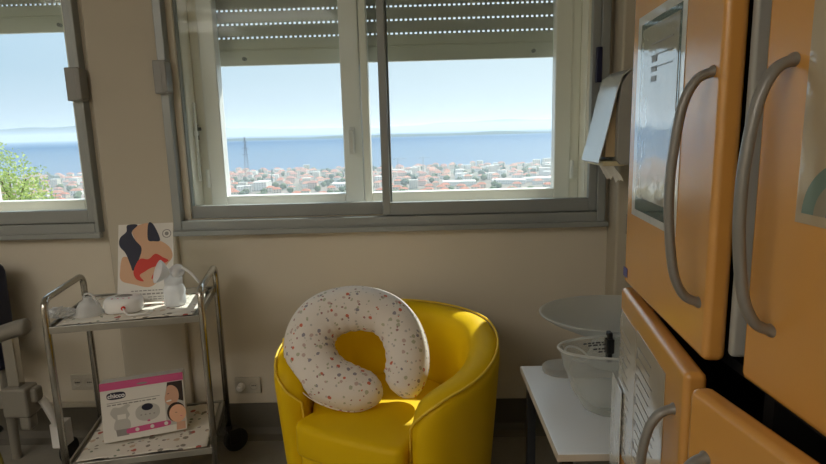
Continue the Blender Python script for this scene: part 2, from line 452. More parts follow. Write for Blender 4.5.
# ------------------------------------------------------------------ armchair
ch = thing('armchair', 'bright yellow leatherette tub armchair below the window, holding the ring cushion', 'armchair', (-.155, 2.06, 0), R(-27))
def top_h(a):
    t = min(1, max(0, (a - 45) / 90)); s = t * t * (3 - 2 * t) * .4 + t * .6
    d = min(1, max(0, (a - 118) / 20))
    return .722 - .115 * s - .05 * d * d
bm = B(); NS = 44; rows = []; pipe_pts = []
for i in range(NS + 1):
    t = -1 + 2 * i / NS; ph = R(138) * t; a = abs(math.degrees(ph))
    n = Vector((math.sin(ph), math.cos(ph), 0)); c = Vector((.358 * math.sin(ph), .325 * math.cos(ph), 0))
    e = min(1, (1 - abs(t)) / .035); k = .45 + .55 * math.sqrt(max(0, 1 - (1 - e) ** 2))
    T = .118 * k; h = top_h(a) - (.02 * (1 - e))
    tan = Vector((math.cos(ph), -math.sin(ph), 0)) * (1 if t > 0 else -1) * 0
    sec = []
    lean = .028
    def pt(o, z): return c + n * (o + lean * (z - .4) / .35) + Vector((0, 0, z)) + tan
    for z in (.06, .2, .35, h - .12, h - .045): sec.append(pt(T / 2, z))
    for q in range(1, 6):
        an = PI * q / 6; sec.append(pt(T / 2 * math.cos(an), h - .045 + .045 * math.sin(an)))
    for z in (h - .045, h - .12, .42, .35, .2, .06): sec.append(pt(-T / 2, min(z, h - .05)))
    rows.append([bm.verts.new(p) for p in sec])
    pipe_pts.append(pt(T / 2 * .80, h - .012) + Vector((0, 0, .002)))
    if i == 0: end_l = [pt(-T / 2 - .0, z) for z in (h - .06, .40, .25, .08)]
    if i == NS: end_r = [pt(-T / 2 - .0, z) for z in (h - .06, .40, .25, .08)]
m_ = len(rows[0])
for a_, b_ in zip(rows, rows[1:]):
    for k in range(m_): bm.faces.new((a_[k], a_[(k + 1) % m_], b_[(k + 1) % m_], b_[k]))
bm.faces.new(rows[0]); bm.faces.new(rows[-1])
shell = obj('backrest_shell', bm, YEL, ch, smooth=True, subsurf=1)
bm = B(); tube(bm, [*reversed(end_l)] + pipe_pts + end_r, .0042, 8); obj('piping', bm, YELP, ch, smooth=True)
def seat_plan(s, yfront):
    pts = []
    for i in range(33):
        ph = R(-134 + 268 * i / 32)
        pts.append((s * .296 * math.sin(ph), s * .265 * math.cos(ph)))
    pts += [(s * .225, yfront + .03), (s * .212, yfront + .008), (s * .17, yfront), (0, yfront - .008), (-s * .17, yfront), (-s * .212, yfront + .008), (-s * .225, yfront + .03)]
    return pts
def slab(name, plan, z0, z1, crown, parent, m, bev):
    bm = B(); lo = [bm.verts.new((x, y, z0)) for x, y in plan]; hi = [bm.verts.new((x, y, z1)) for x, y in plan]
    N = len(plan)
    for k in range(N): bm.faces.new((lo[k], lo[(k + 1) % N], hi[(k + 1) % N], hi[k]))
    bm.faces.new(lo)
    prev = hi
    for s, dz in ((.9, .3), (.7, .6), (.4, .88), (.15, 1)):
        cur = [bm.verts.new((x * s, (y + .02) * s - .02, z1 + crown * dz)) for x, y in plan]
        for k in range(N): bm.faces.new((prev[k], prev[(k + 1) % N], cur[(k + 1) % N], cur[k]))
        prev = cur
    bm.faces.new(prev)
    return obj(name, bm, m, parent, smooth=True, bevel=bev)
slab('seat_cushion', seat_plan(.985, -.30), .30, .425, .020, ch, YEL, .025)
slab('front_panel', seat_plan(.97, -.28), .07, .295, .0, ch, YEL, .012)
for x, y in ((-.24, -.12), (.24, -.12), (-.2, .22), (.2, .22)):
    bm = B(); cyl(bm, (x, y, 0), (x, y, .075), .02, 16, .026); obj('foot', bm, BLACK, ch)

# ------------------------------------------------------------------ ring cushion
pil = thing('nursing_pillow', 'white horseshoe nursing pillow with tiny coloured print, propped up in the yellow armchair', 'nursing pillow', (-.262, 1.945, .452), 0)
TILT = R(33)
PX = 575 / 2.06
spine_px = [(381, 389, 4), (377, 390, 12), (370, 391, 17), (357, 391, 21), (340, 386, 23), (323, 375, 24.5), (312, 357, 25), (311, 337, 25), (321, 320, 24.5), (339, 311, 23.5), (361, 309, 22.5), (383, 316, 21.5), (397, 331, 21), (404, 350, 21), (405, 368, 21), (401, 383, 20), (396, 391, 15), (393, 395, 6)]
sp = [((x - 356) / 255, (411 - y) / 268, r / 258) for x, y, r in spine_px]
sp = catmull(sp, 9)
bm = B(); n = 28; rings = []
for i, (u, v, r) in enumerate(sp):
    a = Vector(sp[min(i + 1, len(sp) - 1)][:2]) - Vector(sp[max(i - 1, 0)][:2]); a.normalize()
    nr = Vector((a.y, -a.x))
    ring = []
    for k in range(n):
        th = 2 * PI * k / n
        # gathers on the inner side of the ring
        g = max(0, math.cos(th)) if True else 0
        rr = r * (1 + .022 * math.sin(i * .95 + .9 * math.sin(i * .23)) * max(0, math.cos(th) - .1) + .02 * noise.noise(Vector((u * 14, v * 14, th))))
        o_ = nr * rr * math.cos(th); w = rr * .92 * math.sin(th)
        ring.append(bm.verts.new((u + o_.x, w, v + o_.y)))
    rings.append(ring)
for a, b in zip(rings, rings[1:]):
    for k in range(n): bm.faces.new((a[k], a[(k + 1) % n], b[(k + 1) % n], b[k]))
bm.faces.new(rings[0]); bm.faces.new(rings[-1])
bmesh.ops.rotate(bm, verts=bm.verts, cent=(0, 0, 0), matrix=Matrix.Rotation(-TILT, 3, 'X'))
# the soft cushion yields where it presses on the arm and back
Mc = Matrix.Translation((-.155, 2.06, 0)) @ Matrix.Rotation(R(-27), 4, 'Z'); Mp = Matrix.Translation((-.262, 1.945, .452)); M1 = Mc.inverted() @ Mp; M2 = M1.inverted()
hit = []
for v in bm.verts:
    p = M1 @ v.co; ph = math.atan2(p.x / .358, p.y / .325)
    if abs(ph) > R(139): continue
    n_ = Vector((math.sin(ph), math.cos(ph), 0)); c_ = Vector((.358 * math.sin(ph), .325 * math.cos(ph), 0))
    o_ = (Vector((p.x, p.y, 0)) - c_).dot(n_) - .028 * (p.z - .4) / .35; tp_ = top_h(abs(math.degrees(ph))) + .006; lim = -.066
    if o_ > lim and p.z < tp_:
        if o_ - lim < tp_ - p.z or o_ < -.03: p -= n_ * (o_ - lim)
        else: p.z = tp_
        v.co = M2 @ p; hit.append(v)
for _ in range(4): bmesh.ops.smooth_vert(bm, verts=hit, factor=.5, use_axis_x=True, use_axis_y=True, use_axis_z=True)
obj('cushion_body', bm, PILLOW, pil, smooth=True, subsurf=1)
# seam and little tag on the left
bm = B()
pts = []
for i, (u, v, r) in enumerate(sp[3:-3]):
    j = i + 3
    a = (Vector(sp[j + 1][:2]) - Vector(sp[j - 1][:2])).normalized(); nr = Vector((a.y, -a.x))
    pts.append((u - nr.x * r * 1.0, 0, v - nr.y * r * 1.0))
tube(bm, pts, .0022, 6)
bmesh.ops.rotate(bm, verts=bm.verts, cent=(0, 0, 0), matrix=Matrix.Rotation(-TILT, 3, 'X'))
obj('seam', bm, PILLOW, pil, smooth=True)
bm = B(); box(bm, -.284, -.262, -.004, .004, .238, .268)
bmesh.ops.rotate(bm, verts=bm.verts, cent=(0, 0, 0), matrix=Matrix.Rotation(-TILT, 3, 'X'))
o = obj('care_tag', bm, YELP, pil); 

# ------------------------------------------------------------------ steel trolley
TA = R(11.7)
tr = thing('trolley', 'two tier steel trolley on casters standing between the windows', 'trolley', (-1.136, 2.197, 0), TA)
hw, hd = .266, .193
ZT, ZL, ZH = .784, .246, .886
for s in (-1, 1):
    bm = B()
    tube(bm, arc_path([(s * hw, -hd, .10), (s * hw, -hd, ZH), (s * hw, hd, ZH), (s * hw, hd, .10)], .05, 6), .0125, 14)
    obj('side_frame', bm, CHROME, tr, smooth=True)
for z in (ZT, ZL):
    bm = B(); box(bm, -hw + .008, hw - .008, -hd - .004, hd + .004, z - .012, z)
    box(bm, -hw + .008, hw - .008, -hd - .008, -hd + .002, z - .022, z + .004); box(bm, -hw + .008, hw - .008, hd - .002, hd + .008, z - .022, z + .012)
    box(bm, -hw + .006, -hw + .016, -hd, hd, z - .02, z + .012); box(bm, hw - .016, hw - .006, -hd, hd, z - .02, z + .012)
    obj('shelf', bm, STEEL, tr, bevel=.002)
for sx in (-1, 1):
    for sy in (-1, 1):
        x, y = sx * hw, sy * hd
        Mk = Matrix.Translation((x, y, 0)) @ Matrix.Rotation(R(-62 if (sx, sy) == (1, 1) else 25 * sx), 4, 'Z')
        bm = B(); cyl(bm, (0, 0, .10), (0, 0, .135), .016); box(bm, -.024, .024, -.014, .045, .102, .114)
        box(bm, -.022, -.017, -.005, .05, .04, .105); box(bm, .017, .022, -.005, .05, .04, .105)
        bmesh.ops.transform(bm, matrix=Mk, verts=bm.verts)
        c = obj('caster', bm, BLACK, tr, bevel=.002)
        bm = B(); tube(bm, [(-.015, .028, .055), (-.011, .028, .055), (.011, .028, .055), (.015, .028, .055)], [.047, .055, .055, .047], 32)
        bmesh.ops.transform(bm, matrix=Mk, verts=bm.verts)
        obj('wheel', bm, RUBBER, c, smooth=False)
def cloth(label, z, seed, over):
    bm = B(); nx, ny = 40, 30; x0, x1, y0, y1 = -.236, .236, -hd + .004, hd - .008
    g = [[None] * (ny + 1) for _ in range(nx + 1)]
    for i in range(nx + 1):
        for j in range(ny + 1):
            x = x0 + (x1 - x0) * i / nx; y = y0 + (y1 - y0) * j / ny
            w = noise.noise(Vector((x * 9 + seed, y * 9, seed)))
            ed = min(i, nx - i, j, ny - j) / 6
            zz = .004 + .006 * max(0, w) + (.006 * max(0, noise.noise(Vector((x * 16, y * 16, seed + 4)))) if ed < 1 else 0)
            g[i][j] = bm.verts.new((x + .006 * noise.noise(Vector((y * 10, seed, 0))), y + .006 * noise.noise(Vector((x * 10, 0, seed))), zz))
    for i in range(nx):
        for j in range(ny): bm.faces.new((g[i][j], g[i + 1][j], g[i + 1][j + 1], g[i][j + 1]))
    o = obj('printed_cloth', bm, CLOTH, smooth=True, loc=(-1.136, 2.197, z), rot=(0, 0, TA))
    md = o.modifiers.new('thick', 'SOLIDIFY'); md.thickness = .0025; md.offset = 1
    return tag(o, label, 'cloth')
cloth('flower-printed cloth spread over the upper shelf of the trolley', ZT, 1.3, .0)
cloth('flower-printed cloth spread over the lower shelf under the boxed breast pump', ZL, 6.1, .0)
ZTC = ZT + .014

# ------------------------------------------------------------------ poster on the trolley
po = thing('poster', 'poster with drawing of a mother in a red wrap nursing, standing on the trolley', 'poster', (-1.118, 2.205, ZTC - .001), R(9))
PW, PH, PT = .212, .322, R(-20)
tilt = empty('poster_tilt'); bpy.data.objects.remove(tilt)
def tilted(bm, ang): bmesh.ops.rotate(bm, verts=bm.verts, cent=(0, 0, 0), matrix=Matrix.Rotation(ang, 3, 'X'))
bm = B(); box(bm, -PW / 2, PW / 2, 0, .004, 0, PH); tilted(bm, PT); obj('board', bm, CARDB, po)
def pps(l):
    l = [l[-1]] + list(l) + [l[0], l[1]]
    c = catmull([(float(a), float(b)) for a, b in l], 5)
    return pp(c[5:-6])
def pp(l): return [((x - 35) / 265 * PW - PW / 2, PH - (y - 58) / 395 * PH) for x, y in l]
bm = B()
poly(bm, pps([(100, 92), (128, 66), (182, 60), (180, 138), (240, 150), (285, 185), (298, 232), (268, 275), (232, 345), (185, 378), (110, 360), (52, 338), (46, 285), (58, 222), (105, 225), (118, 150)]), -.0006, 0)
poly(bm, pps([(78, 62), (128, 62), (100, 98), (118, 140), (147, 178), (140, 225), (110, 292), (95, 262), (72, 205), (42, 165), (44, 125), (74, 95)]), -.0009, 1)
poly(bm, pps([(180, 58), (205, 64), (238, 143), (205, 149), (178, 138)]), -.0009, 1)
poly(bm, pps([(110, 300), (125, 255), (145, 234), (182, 238), (215, 213), (250, 232), (278, 252), (230, 272), (190, 285), (165, 300), (140, 318), (160, 348), (125, 336)]), -.0011, 2)
poly(bm, pps([(196, 336), (212, 306), (245, 292), (238, 308), (212, 332)]), -.0011, 2)
poly(bm, [(x, z) for x, z in disc(*pp([(270, 113)])[0], .018, .018)], -.0009, 4)
poly(bm, [(x, z) for x, z in disc(*pp([(270, 113)])[0], .0145, .0145)], -.0011, 3)
poly(bm, [(x, z) for x, z in disc(*pp([(270, 113)])[0], .008, .008)], -.0013, 4)
rr = random.Random(3)
for row, (yy, a, b, h) in enumerate(((392, 100, 255, 5), (408, 110, 275, 7), (425, 180, 250, 4), (436, 190, 262, 4))):
    x = a
    while x < b:
        w = rr.uniform(9, 22); poly(bm, pp([(x, yy + h), (x + w, yy + h), (x + w, yy), (x, yy)]), -.0008, 4); x += w + 5
tilted(bm, PT); obj('printed_picture', bm, [SKIN, NAVY, RED, CARDB, INKG], po)
bm = B(); box(bm, -.03, .03, .004, .007, .0, .165); tilted(bm, R(4)); bmesh.ops.translate(bm, verts=bm.verts, vec=(0, .078, 0)); obj('easel_strut', bm, CARDB, po)

# ------------------------------------------------------------------ breast pump bottle
bt = thing('breast_pump', 'milky breast pump bottle with funnel standing at the right of the upper shelf', 'breast pump', (-.985, 2.18, ZTC - .004), 0)
bm = B(); lathe(bm, [(0, 0), (.028, 0), (.033, .004), (.034, .02), (.0325, .034), (.034, .05), (.030, .062), (.024, .070), (.024, .080), (.021, .080), (.021, .068), (.03, .05), (.03, .006), (0, .004)], 32)
obj('bottle', bm, BOTM, bt, smooth=True)
bm = B(); lathe(bm, [(.027, .070), (.028, .088), (.022, .094), (.018, .105), (.0, .108)], 28); obj('collar', bm, BOTM, bt, smooth=True)
bm = B(); Mx = Matrix.Translation((-.002, 0, .100)) @ Vector((-.72, -.55, .36)).to_track_quat('Z', 'Y').to_matrix().to_4x4()
lathe(bm, [(.012, -.01), (.013, .012), (.018, .02), (.032, .034), (.037, .044), (.038, .046), (.035, .045), (.03, .036), (.016, .022), (.010, .012), (.010, -.01)], 32, Mx); obj('breast_shield', bm, BOTM, bt, smooth=True)
bm = B(); Mx = Matrix.Translation((.01, 0, .108)) @ Matrix.Rotation(R(58), 4, 'Y')
lathe(bm, [(0, -.012), (.018, -.010), (.022, .0), (.020, .018), (.012, .026), (0, .028)], 24, Mx); obj('suction_cap', bm, BOTM, bt, smooth=True)
bm = B(); tube(bm, catmull([(.02, 0, .122), (.04, -.004, .119), (.06, -.006, .105), (.075, -.004, .085), (.083, 0, .072)], 6), .0042, 8); obj('tube', bm, WHITEP, bt, smooth=True)

bt.scale = (1.22, 1.22, 1.22)
# ------------------------------------------------------------------ pump control unit
cu = thing('pump_unit', 'white rounded electric pump unit with dark display on the upper shelf', 'pump unit', (-1.156, 2.115, ZTC - .004), R(8))
def superell(a, b, p, n=48): return [(a * abs(math.cos(t)) ** (2 / p) * (1 if math.cos(t) > 0 else -1), b * abs(math.sin(t)) ** (2 / p) * (1 if math.sin(t) > 0 else -1)) for t in [2 * PI * k / n for k in range(n)]]
bm = B(); prev = None
for s, z in ((.90, 0), (.97, .004), (1, .015), (1, .035), (.97, .046), (.88, .053), (.6, .056)):
    cur = [bm.verts.new((x * s, y * s, z)) for x, y in superell(.068, .052, 2.8)]
    if prev:
        for k in range(48): bm.faces.new((prev[k], prev[(k + 1) % 48], cur[(k + 1) % 48], cur[k]))
    else: bm.faces.new(cur)
    prev = cur
bm.faces.new(prev); obj('casing', bm, WHITEP, cu, smooth=True)
bm = B(); lathe(bm, [(0, .0585), (.9, .0575), (1, .055)], 32, Matrix.Translation((0, .008, 0)) @ Matrix.Diagonal((.033, .021, 1, 1))); obj('display', bm, INKG, cu, smooth=True)
bm = B()
for k in range(4): lathe(bm, [(0, .0578), (.004, .057), (.005, .054)], 12, Matrix.Translation((-.03 + .02 * k, -.027, -.001)))
obj('button', bm, PINK, cu, smooth=True)
bm = B(); cyl(bm, (.016, -.045, .024), (.016, -.058, .024), .0075, 16); obj('tube_port', bm, RED, cu)
bm = B(); tube(bm, catmull([(.016, -.055, .024), (.024, -.067, .018), (.038, -.079, .006), (.06, -.082, .0045), (.09, -.076, .0045), (.12, -.05, .0045)], 6), .0036, 8); obj('air_tube', bm, WHITEP, cu, smooth=True)

# ------------------------------------------------------------------ clear plastic pieces at the left of the shelf
cp = thing('clear_shield', 'clear dome-shaped plastic pump shield at the left end of the upper shelf', 'breast shield', (-1.272, 2.078, ZTC - .004), 0)
bm = B(); lathe(bm, [(.040, 0), (.041, .004), (.036, .010), (.030, .03), (.022, .042), (.012, .05), (.011, .058), (.008, .058), (.009, .05), (.02, .039), (.028, .028), (.034, .008), (.038, .0)], 28)
obj('dome', bm, BAGM, cp, smooth=True)
bm = B(); tube(bm, catmull([(-.012, 0, .055), (-.006, .0, .068), (.012, 0, .068), (.022, 0, .05), (.03, 0, .028)], 6), .003, 8); obj('rim_loop', bm, BAGM, cp, smooth=True); cp.scale = (1.3, 1.3, 1.15)
bm = B(); bmesh.ops.create_icosphere(bm, subdivisions=4, radius=.05)
for v in bm.verts:
    d = v.co.normalized(); f = 1 + .35 * noise.noise(d * 2.7) + .22 * noise.noise(d * 6.5 + Vector((3, 1, 2)))
    v.co = Vector((d.x * .047 * f, d.y * .032 * f, max(0, (d.z * .5 + .42) * .036 * f)))
tag(obj('plastic_bag', bm, BAGM, loc=(-1.352, 2.03, ZTC + .002), rot=(0, 0, TA)), 'small crumpled clear plastic bag at the left front corner of the trolley', 'plastic bag')

# ------------------------------------------------------------------ boxed pump on the lower shelf
bx = thing('product_box', 'white and pink carton with a photo of a woman and baby, on the lower shelf', 'carton', (-1.126, 2.112, ZL + .023), R(20))
BW, BH, BD, BT = .305, .235, .075, R(-10)
bm = B(); box(bm, -BW / 2, BW / 2, 0, BD, 0, BH); tilted(bm, BT)
zmin = min(v.co.z for v in bm.verts)
obj('carton', bm, CARDB, bx, bevel=.001)
bm = B()
def q(u, v): return (u * BW - BW / 2, v * BH)
def qq(l): return [q(*p) for p in l]
def qs(l):
    l = [l[-1]] + list(l) + [l[0], l[1]]
    return qq(catmull(l, 5)[5:-6])
poly(bm, qq([(0, .87), (1, .87), (1, 1), (0, 1)]), -.0008, 0)
poly(bm, [(q(.5, 0)[0] + .02 * math.cos(t), q(0, .915)[1] + .004 * math.sin(t)) for t in [2 * PI * k / 16 for k in range(16)]], -.0011, 6)
poly(bm, [(q(.185, 0)[0] + x, q(0, .765)[1] + z) for x, z in superell(.034, .0145, 3)], -.0009, 1)
poly(bm, qq([(.07, .655), (.70, .665), (.70, .655), (.07, .645)]), -.0008, 6)
rr = random.Random(5); x = .07
while x < .66:
    w = rr.uniform(.02, .06); poly(bm, qq([(x, .605), (x + w, .605), (x + w, .625), (x, .625)]), -.0008, 6); x += w + .012
# bottle drawing
poly(bm, qs([(.15, .18), (.31, .18), (.325, .30), (.30, .36), (.325, .42), (.30, .52), (.34, .57), (.30, .60), (.22, .56), (.14, .57), (.10, .48), (.13, .40), (.155, .36), (.135, .28)]), -.0009, 7)
poly(bm, qq([(.16, .08), (.30, .08), (.31, .19), (.15, .19)]), -.0010, 6)
poly(bm, qq([(.18, .36), (.28, .36), (.28, .44), (.18, .44)]), -.0012, 5)
# unit drawing
poly(bm, [(q(.54, 0)[0] + x, q(0, .41)[1] + z) for x, z in superell(.045, .034, 2.3)], -.0009, 7)
poly(bm, [(q(.54, 0)[0] + x, q(0, .50)[1] + z) for x, z in disc(0, 0, .021, .014)], -.0012, 1)
for k in range(4): poly(bm, disc(q(.46 + .052 * k, 0)[0], q(0, .375)[1], .0035, .0028, 10), -.0012, 6)
poly(bm, disc(q(.545, 0)[0], q(0, .265)[1], .006, .004, 12), -.0012, 0)
# photograph of woman and baby
poly(bm, qq([(.755, .12), (.985, .12), (.985, .86), (.80, .86), (.755, .6)]), -.0007, 7)
poly(bm, qq([(.80, .86), (.985, .86), (.985, .50), (.90, .55), (.85, .70), (.79, .76)]), -.0009, 2)
poly(bm, qs([(.80, .79), (.86, .80), (.92, .72), (.93, .58), (.89, .49), (.81, .46), (.765, .52), (.758, .60), (.775, .68)]), -.0011, 3)
poly(bm, qs([(.775, .545), (.83, .555), (.835, .535), (.785, .525)]), -.0013, 8)
poly(bm, qq([(.79, .665), (.815, .672), (.815, .66), (.79, .655)]), -.0013, 2)
poly(bm, disc(q(.885, 0)[0], q(0, .33)[1], .035, .040), -.0013, 2)
poly(bm, disc(q(.90, 0)[0], q(0, .305)[1], .032, .036), -.0015, 4)
poly(bm, qq([(.87, .33), (.895, .325), (.895, .318), (.87, .322)]), -.0017, 2)
poly(bm, qq([(.93, .26), (.955, .255), (.955, .245), (.93, .25)]), -.0017, 0)
poly(bm, qq([(.87, .02), (.985, .02), (.985, .15), (.88, .16)]), -.0011, 3)
# pink strip with white roundels
st = [(q(.54, 0)[0] + x, q(0, .155)[1] + z + .04 * x) for x, z in superell(.082, .0115, 5)]
poly(bm, st, -.0019, 0)
for u in (.40, .58, .75): poly(bm, disc(q(u, 0)[0], q(0, .155 + (u - .54) * .055)[1], .0075, .0075, 16), -.0021, 5)
tilted(bm, BT); obj('printed_front', bm, [PINK, LOGO, BROWN, SKIN2, SKIN3, CARDB, INKG, mat('pale_print', (.50, .49, .46), .5), WHITEP], bx)
tx = text_mesh('chicco', .024, 'logo_lettering', WHITEP, bx, (0, 0, 0), (0, 0, 0), .0002, .0006)
_lp = Matrix.Rotation(BT, 3, 'X') @ Vector((q(.185, 0)[0], -.0012, q(0, .765)[1]))
tx.location = _lp; tx.rotation_euler = (R(90) + BT, 0, 0)

# ------------------------------------------------------------------ recliner at the left edge
rc = thing('recliner', 'hospital recliner at the left edge, navy upholstery with grey armrest', 'recliner', (-1.785, 2.29, 0), 0)
bm = B()
box(bm, -.46, -.075, .06, .20, .44, .92)
obj('backrest', bm, NAVYU, rc, bevel=.04)
bm = B()
path = catmull([(-.26, -.10, .60), (-.12, -.07, .625), (.0, -.05, .655), (.10, -.04, .685), (.145, -.03, .69)], 6)
rads = [.034] * len(path)
rads[-1] = .012; rads[-2] = .024; rads[-3] = .030
tube(bm, path, rads, 18, flat=1.3); obj('armrest', bm, BEIGEP, rc, smooth=True)
bm = B(); box(bm, .035, .085, -.06, -.02, .42, .65); obj('arm_post', bm, CHROME, rc, bevel=.006)
bm = B(); box(bm, .015, .125, -.085, .0, .305, .435); box(bm, .07, .118, -.075, -.02, .245, .31); box(bm, .095, .15, -.06, -.01, .36, .425)
obj('tilt_mechanism', bm, BEIGEP, rc, bevel=.012)
bm = B(); box(bm, -.42, .03, -.06, .0, .335, .395); obj('seat_frame', bm, BEIGEP, rc, bevel=.01)
bm = B(); tube(bm, catmull([(.115, -.03, .39), (.14, -.01, .35), (.148, .02, .27), (.148, .05, .20)], 6), .018, 12); box(bm, .121, .178, .03, .10, .10, .215)
c = obj('caster', bm, WHITEP, rc, bevel=.008)
bm = B(); tube(bm, [(.132, .10, .055), (.137, .10, .055), (.162, .10, .055), (.167, .10, .055)], [.045, .055, .055, .045], 28); obj('wheel', bm, RUBBER, c)
bm = B(); tube(bm, catmull([(-.035, -.09, .40), (-.02, -.10, .33), (-.025, -.1, .22), (.0, -.11, .12), (.0, -.11, .04), (-.03, -.11, .004)], 6), .010, 8, flat=.4); obj('strap', bm, STRAPY, rc, smooth=True)
bm = B(); tube(bm, [(-.02, -.12, .30), (.0, -.125, .298), (.03, -.13, .285), (.04, -.13, .28)], [.006, .014, .014, .008], 14); obj('lever_knob', bm, BLACK, rc, smooth=True)
for p_, q_ in (((-.42, -.03, 0), (-.42, -.03, .36)), ((-.42, .13, 0), (-.42, .13, .46)), ((-.12, .13, 0), (-.12, .13, .46))):
    bm = B(); cyl(bm, p_, q_, .02); obj('leg', bm, BEIGEP, rc)

# ------------------------------------------------------------------ side table with bowls
TZ = .62
tb = thing('side_table', 'small white laminate table in the corner, carrying the plastic basins', 'table', (.335, 1.36, 0), 0)
bm = B(); box(bm, 0, .555, 0, .56, TZ - .018, TZ); obj('tabletop', bm, TABLEW, tb, bevel=.002)
bm = B(); box(bm, -.002, .557, -.002, 0, TZ - .020, TZ - .002); box(bm, -.003, 0, 0, .56, TZ - .020, TZ - .002); obj('edge_band', bm, TABLEE, tb)
for x in (.03, .525):
    for y in (.035, .525):
        bm = B(); box(bm, x - .015, x + .015, y - .015, y + .015, 0, TZ - .018); obj('leg', bm, BLACK, tb, bevel=.003)
bm = B(); box(bm, .015, .54, .035, .525, .20, .215); obj('lower_shelf', bm, TABLEW, tb)

tray = B(); prev = None
for sc_, z in ((.94, 0), (1, .006), (1, .022), (.97, .027), (.9, .028)):
    cur = [tray.verts.new((x * sc_, y * sc_, z)) for x, y in superell(.21, .06, 3.2)]
    if prev:
        for k in range(48): tray.faces.new((prev[k], prev[(k + 1) % 48], cur[(k + 1) % 48], cur[k]))
    else: tray.faces.new(cur)
    prev = cur
tray.faces.new(prev)
tag(obj('base_tray', tray, BASEM, loc=(.61, 1.862, TZ), smooth=True), 'low rounded translucent tray behind the clear basin on the side table', 'tray')
bowl = thing('clear_basin', 'clear plastic basin with looped grip and small printed text, at front of side table', 'basin', (.572, 1.58, TZ), 0)
SYB = .48
bprof = [(.085, 0), (.11, .012), (.145, .07), (.172, .145), (.186, .198)]
def brad(z):
    for (r0, z0), (r1, z1) in zip(bprof, bprof[1:]):
        if z <= z1: return r0 + (r1 - r0) * (z - z0) / (z1 - z0)
    return bprof[-1][0]
bm = B(); lathe(bm, [(0, 0)] + bprof + [(.190, .200), (.188, .195), (.1755, .145), (.148, .069), (.112, .015), (.085, .004), (0, .004)][0:1] + [(.184, .196), (.169, .144), (.142, .069), (.108, .015), (.084, .004), (0, .004)], 72, sx=1.0, sy=SYB)
obj('basin_wall', bm, BOWLM, bowl, smooth=True)
RIMM = milky('clear_rim', (.88, .88, .85), .55, .08)
bm = B(); tube(bm, [(.188 * math.cos(t), .188 * SYB * math.sin(t), .199) for t in [2 * PI * k / 72 for k in range(72)]], .0038, 8, closed=True); obj('rim', bm, RIMM, bowl, smooth=True)
def on_back(x, z, off=.003): return (x, SYB * math.sqrt(max(1e-5, brad(z) ** 2 - x * x)) - off, z)
bm = B()
tube(bm, [on_back(-.122 + .036 * math.cos(t) + .012 * math.sin(t) * -1, .158 + .024 * math.sin(t) - .012 * math.cos(t), .004) for t in [2 * PI * k / 40 for k in range(40)]], .003, 8, closed=True); obj('grip_loop', bm, RIMM, bowl, smooth=True)
bm = B(); rr = random.Random(9)
for row, zz in enumerate((.181, .174, .162, .153)):
    x = -.098 + .016 * row
    while x < -.032:
        w = rr.uniform(.006, .016)
        bm.faces.new([bm.verts.new(on_back(*p, .006)) for p in ((x, zz), (x + w, zz), (x + w, zz + .0045), (x, zz + .0045))]); x += w + .004
obj('printed_text', bm, INK, bowl)
bm = B(); box(bm, -.022, -.008, .072, .098, .12, .215); box(bm, -.026, -.004, .066, .10, .150, .195); obj('clip', bm, BLACK, bowl, bevel=.004)
dish = B(); lathe(dish, [(0, -.104), (.10, -.104), (.105, -.098), (.085, -.07), (.075, -.02), (.09, .0), (.15, .016), (.215, .045), (.248, .066), (.254, .070), (.256, .074), (.252, .076), (.245, .072), (.212, .052), (.148, .024), (.07, .010), (0, .009)], 72, sx=1.0, sy=.78)
tag(obj('frosted_basin', dish, DISHM, loc=(.645, 1.875, .7525), smooth=True), 'wide shallow frosted basin behind the clear one on the side table', 'basin')

# ------------------------------------------------------------------ paper towel dispenser on the right wall
dp = thing('towel_dispenser', 'paper towel dispenser on the right wall with a silver flap hanging open', 'dispenser', (XR, 2.30, 1.30), 0)
def loft_profile(bm, prof, y0, y1):
    a = [bm.verts.new((x, y0, z)) for x, z in prof]; b = [bm.verts.new((x, y1, z)) for x, z in prof]; n = len(prof)
    for k in range(n): bm.faces.new((a[k], a[(k + 1) % n], b[(k + 1) % n], b[k]))
    bm.faces.new(a); bm.faces.new(b)
bm = B(); loft_profile(bm, [(0, 0), (0, .36), (-.12, .36), (-.175, .345), (-.205, .30), (-.215, .20), (-.215, .02), (-.20, .0)], -.11, .11); obj('body', bm, DISPG, dp, bevel=.006)
bm = B(); loft_profile(bm, [(-.12, .362), (-.175, .352), (-.207, .33), (-.225, .27), (-.262, .10), (-.285, .01), (-.281, .006), (-.258, .098), (-.221, .265), (-.203, .325), (-.172, .347), (-.12, .357)], -.115, .115)
obj('flap', bm, SILV, dp, bevel=.002)
bm = B(); loft_profile(bm, [(-.216, .03), (-.216, .26), (-.2195, .26), (-.238, .17), (-.250, .09), (-.252, .03)], -.09, .09); obj('towel_stack', bm, PAPERT, dp)
bm = B(); box(bm, -.262, -.18, -.10, .10, -.004, .014); obj('tear_edge', bm, mat('cream_plastic', (.70, .62, .40), .5), dp, bevel=.002)
bm = B(); a = []; NN = 22
for k in range(NN + 1):
    y = -.095 + .19 * k / NN
    a.append((bm.verts.new((-.225 + .006 * math.sin(k), y, -.002)), bm.verts.new((-.19 + .012 * math.sin(k * 1.7), y, -.045 - .014 * (k % 2) - .012 * math.sin(k * .5)))))
for p, r_ in zip(a, a[1:]): bm.faces.new((p[0], r_[0], r_[1], p[1]))
o = obj('paper_towel', bm, PAPER, dp); md = o.modifiers.new('t', 'SOLIDIFY'); md.thickness = .002

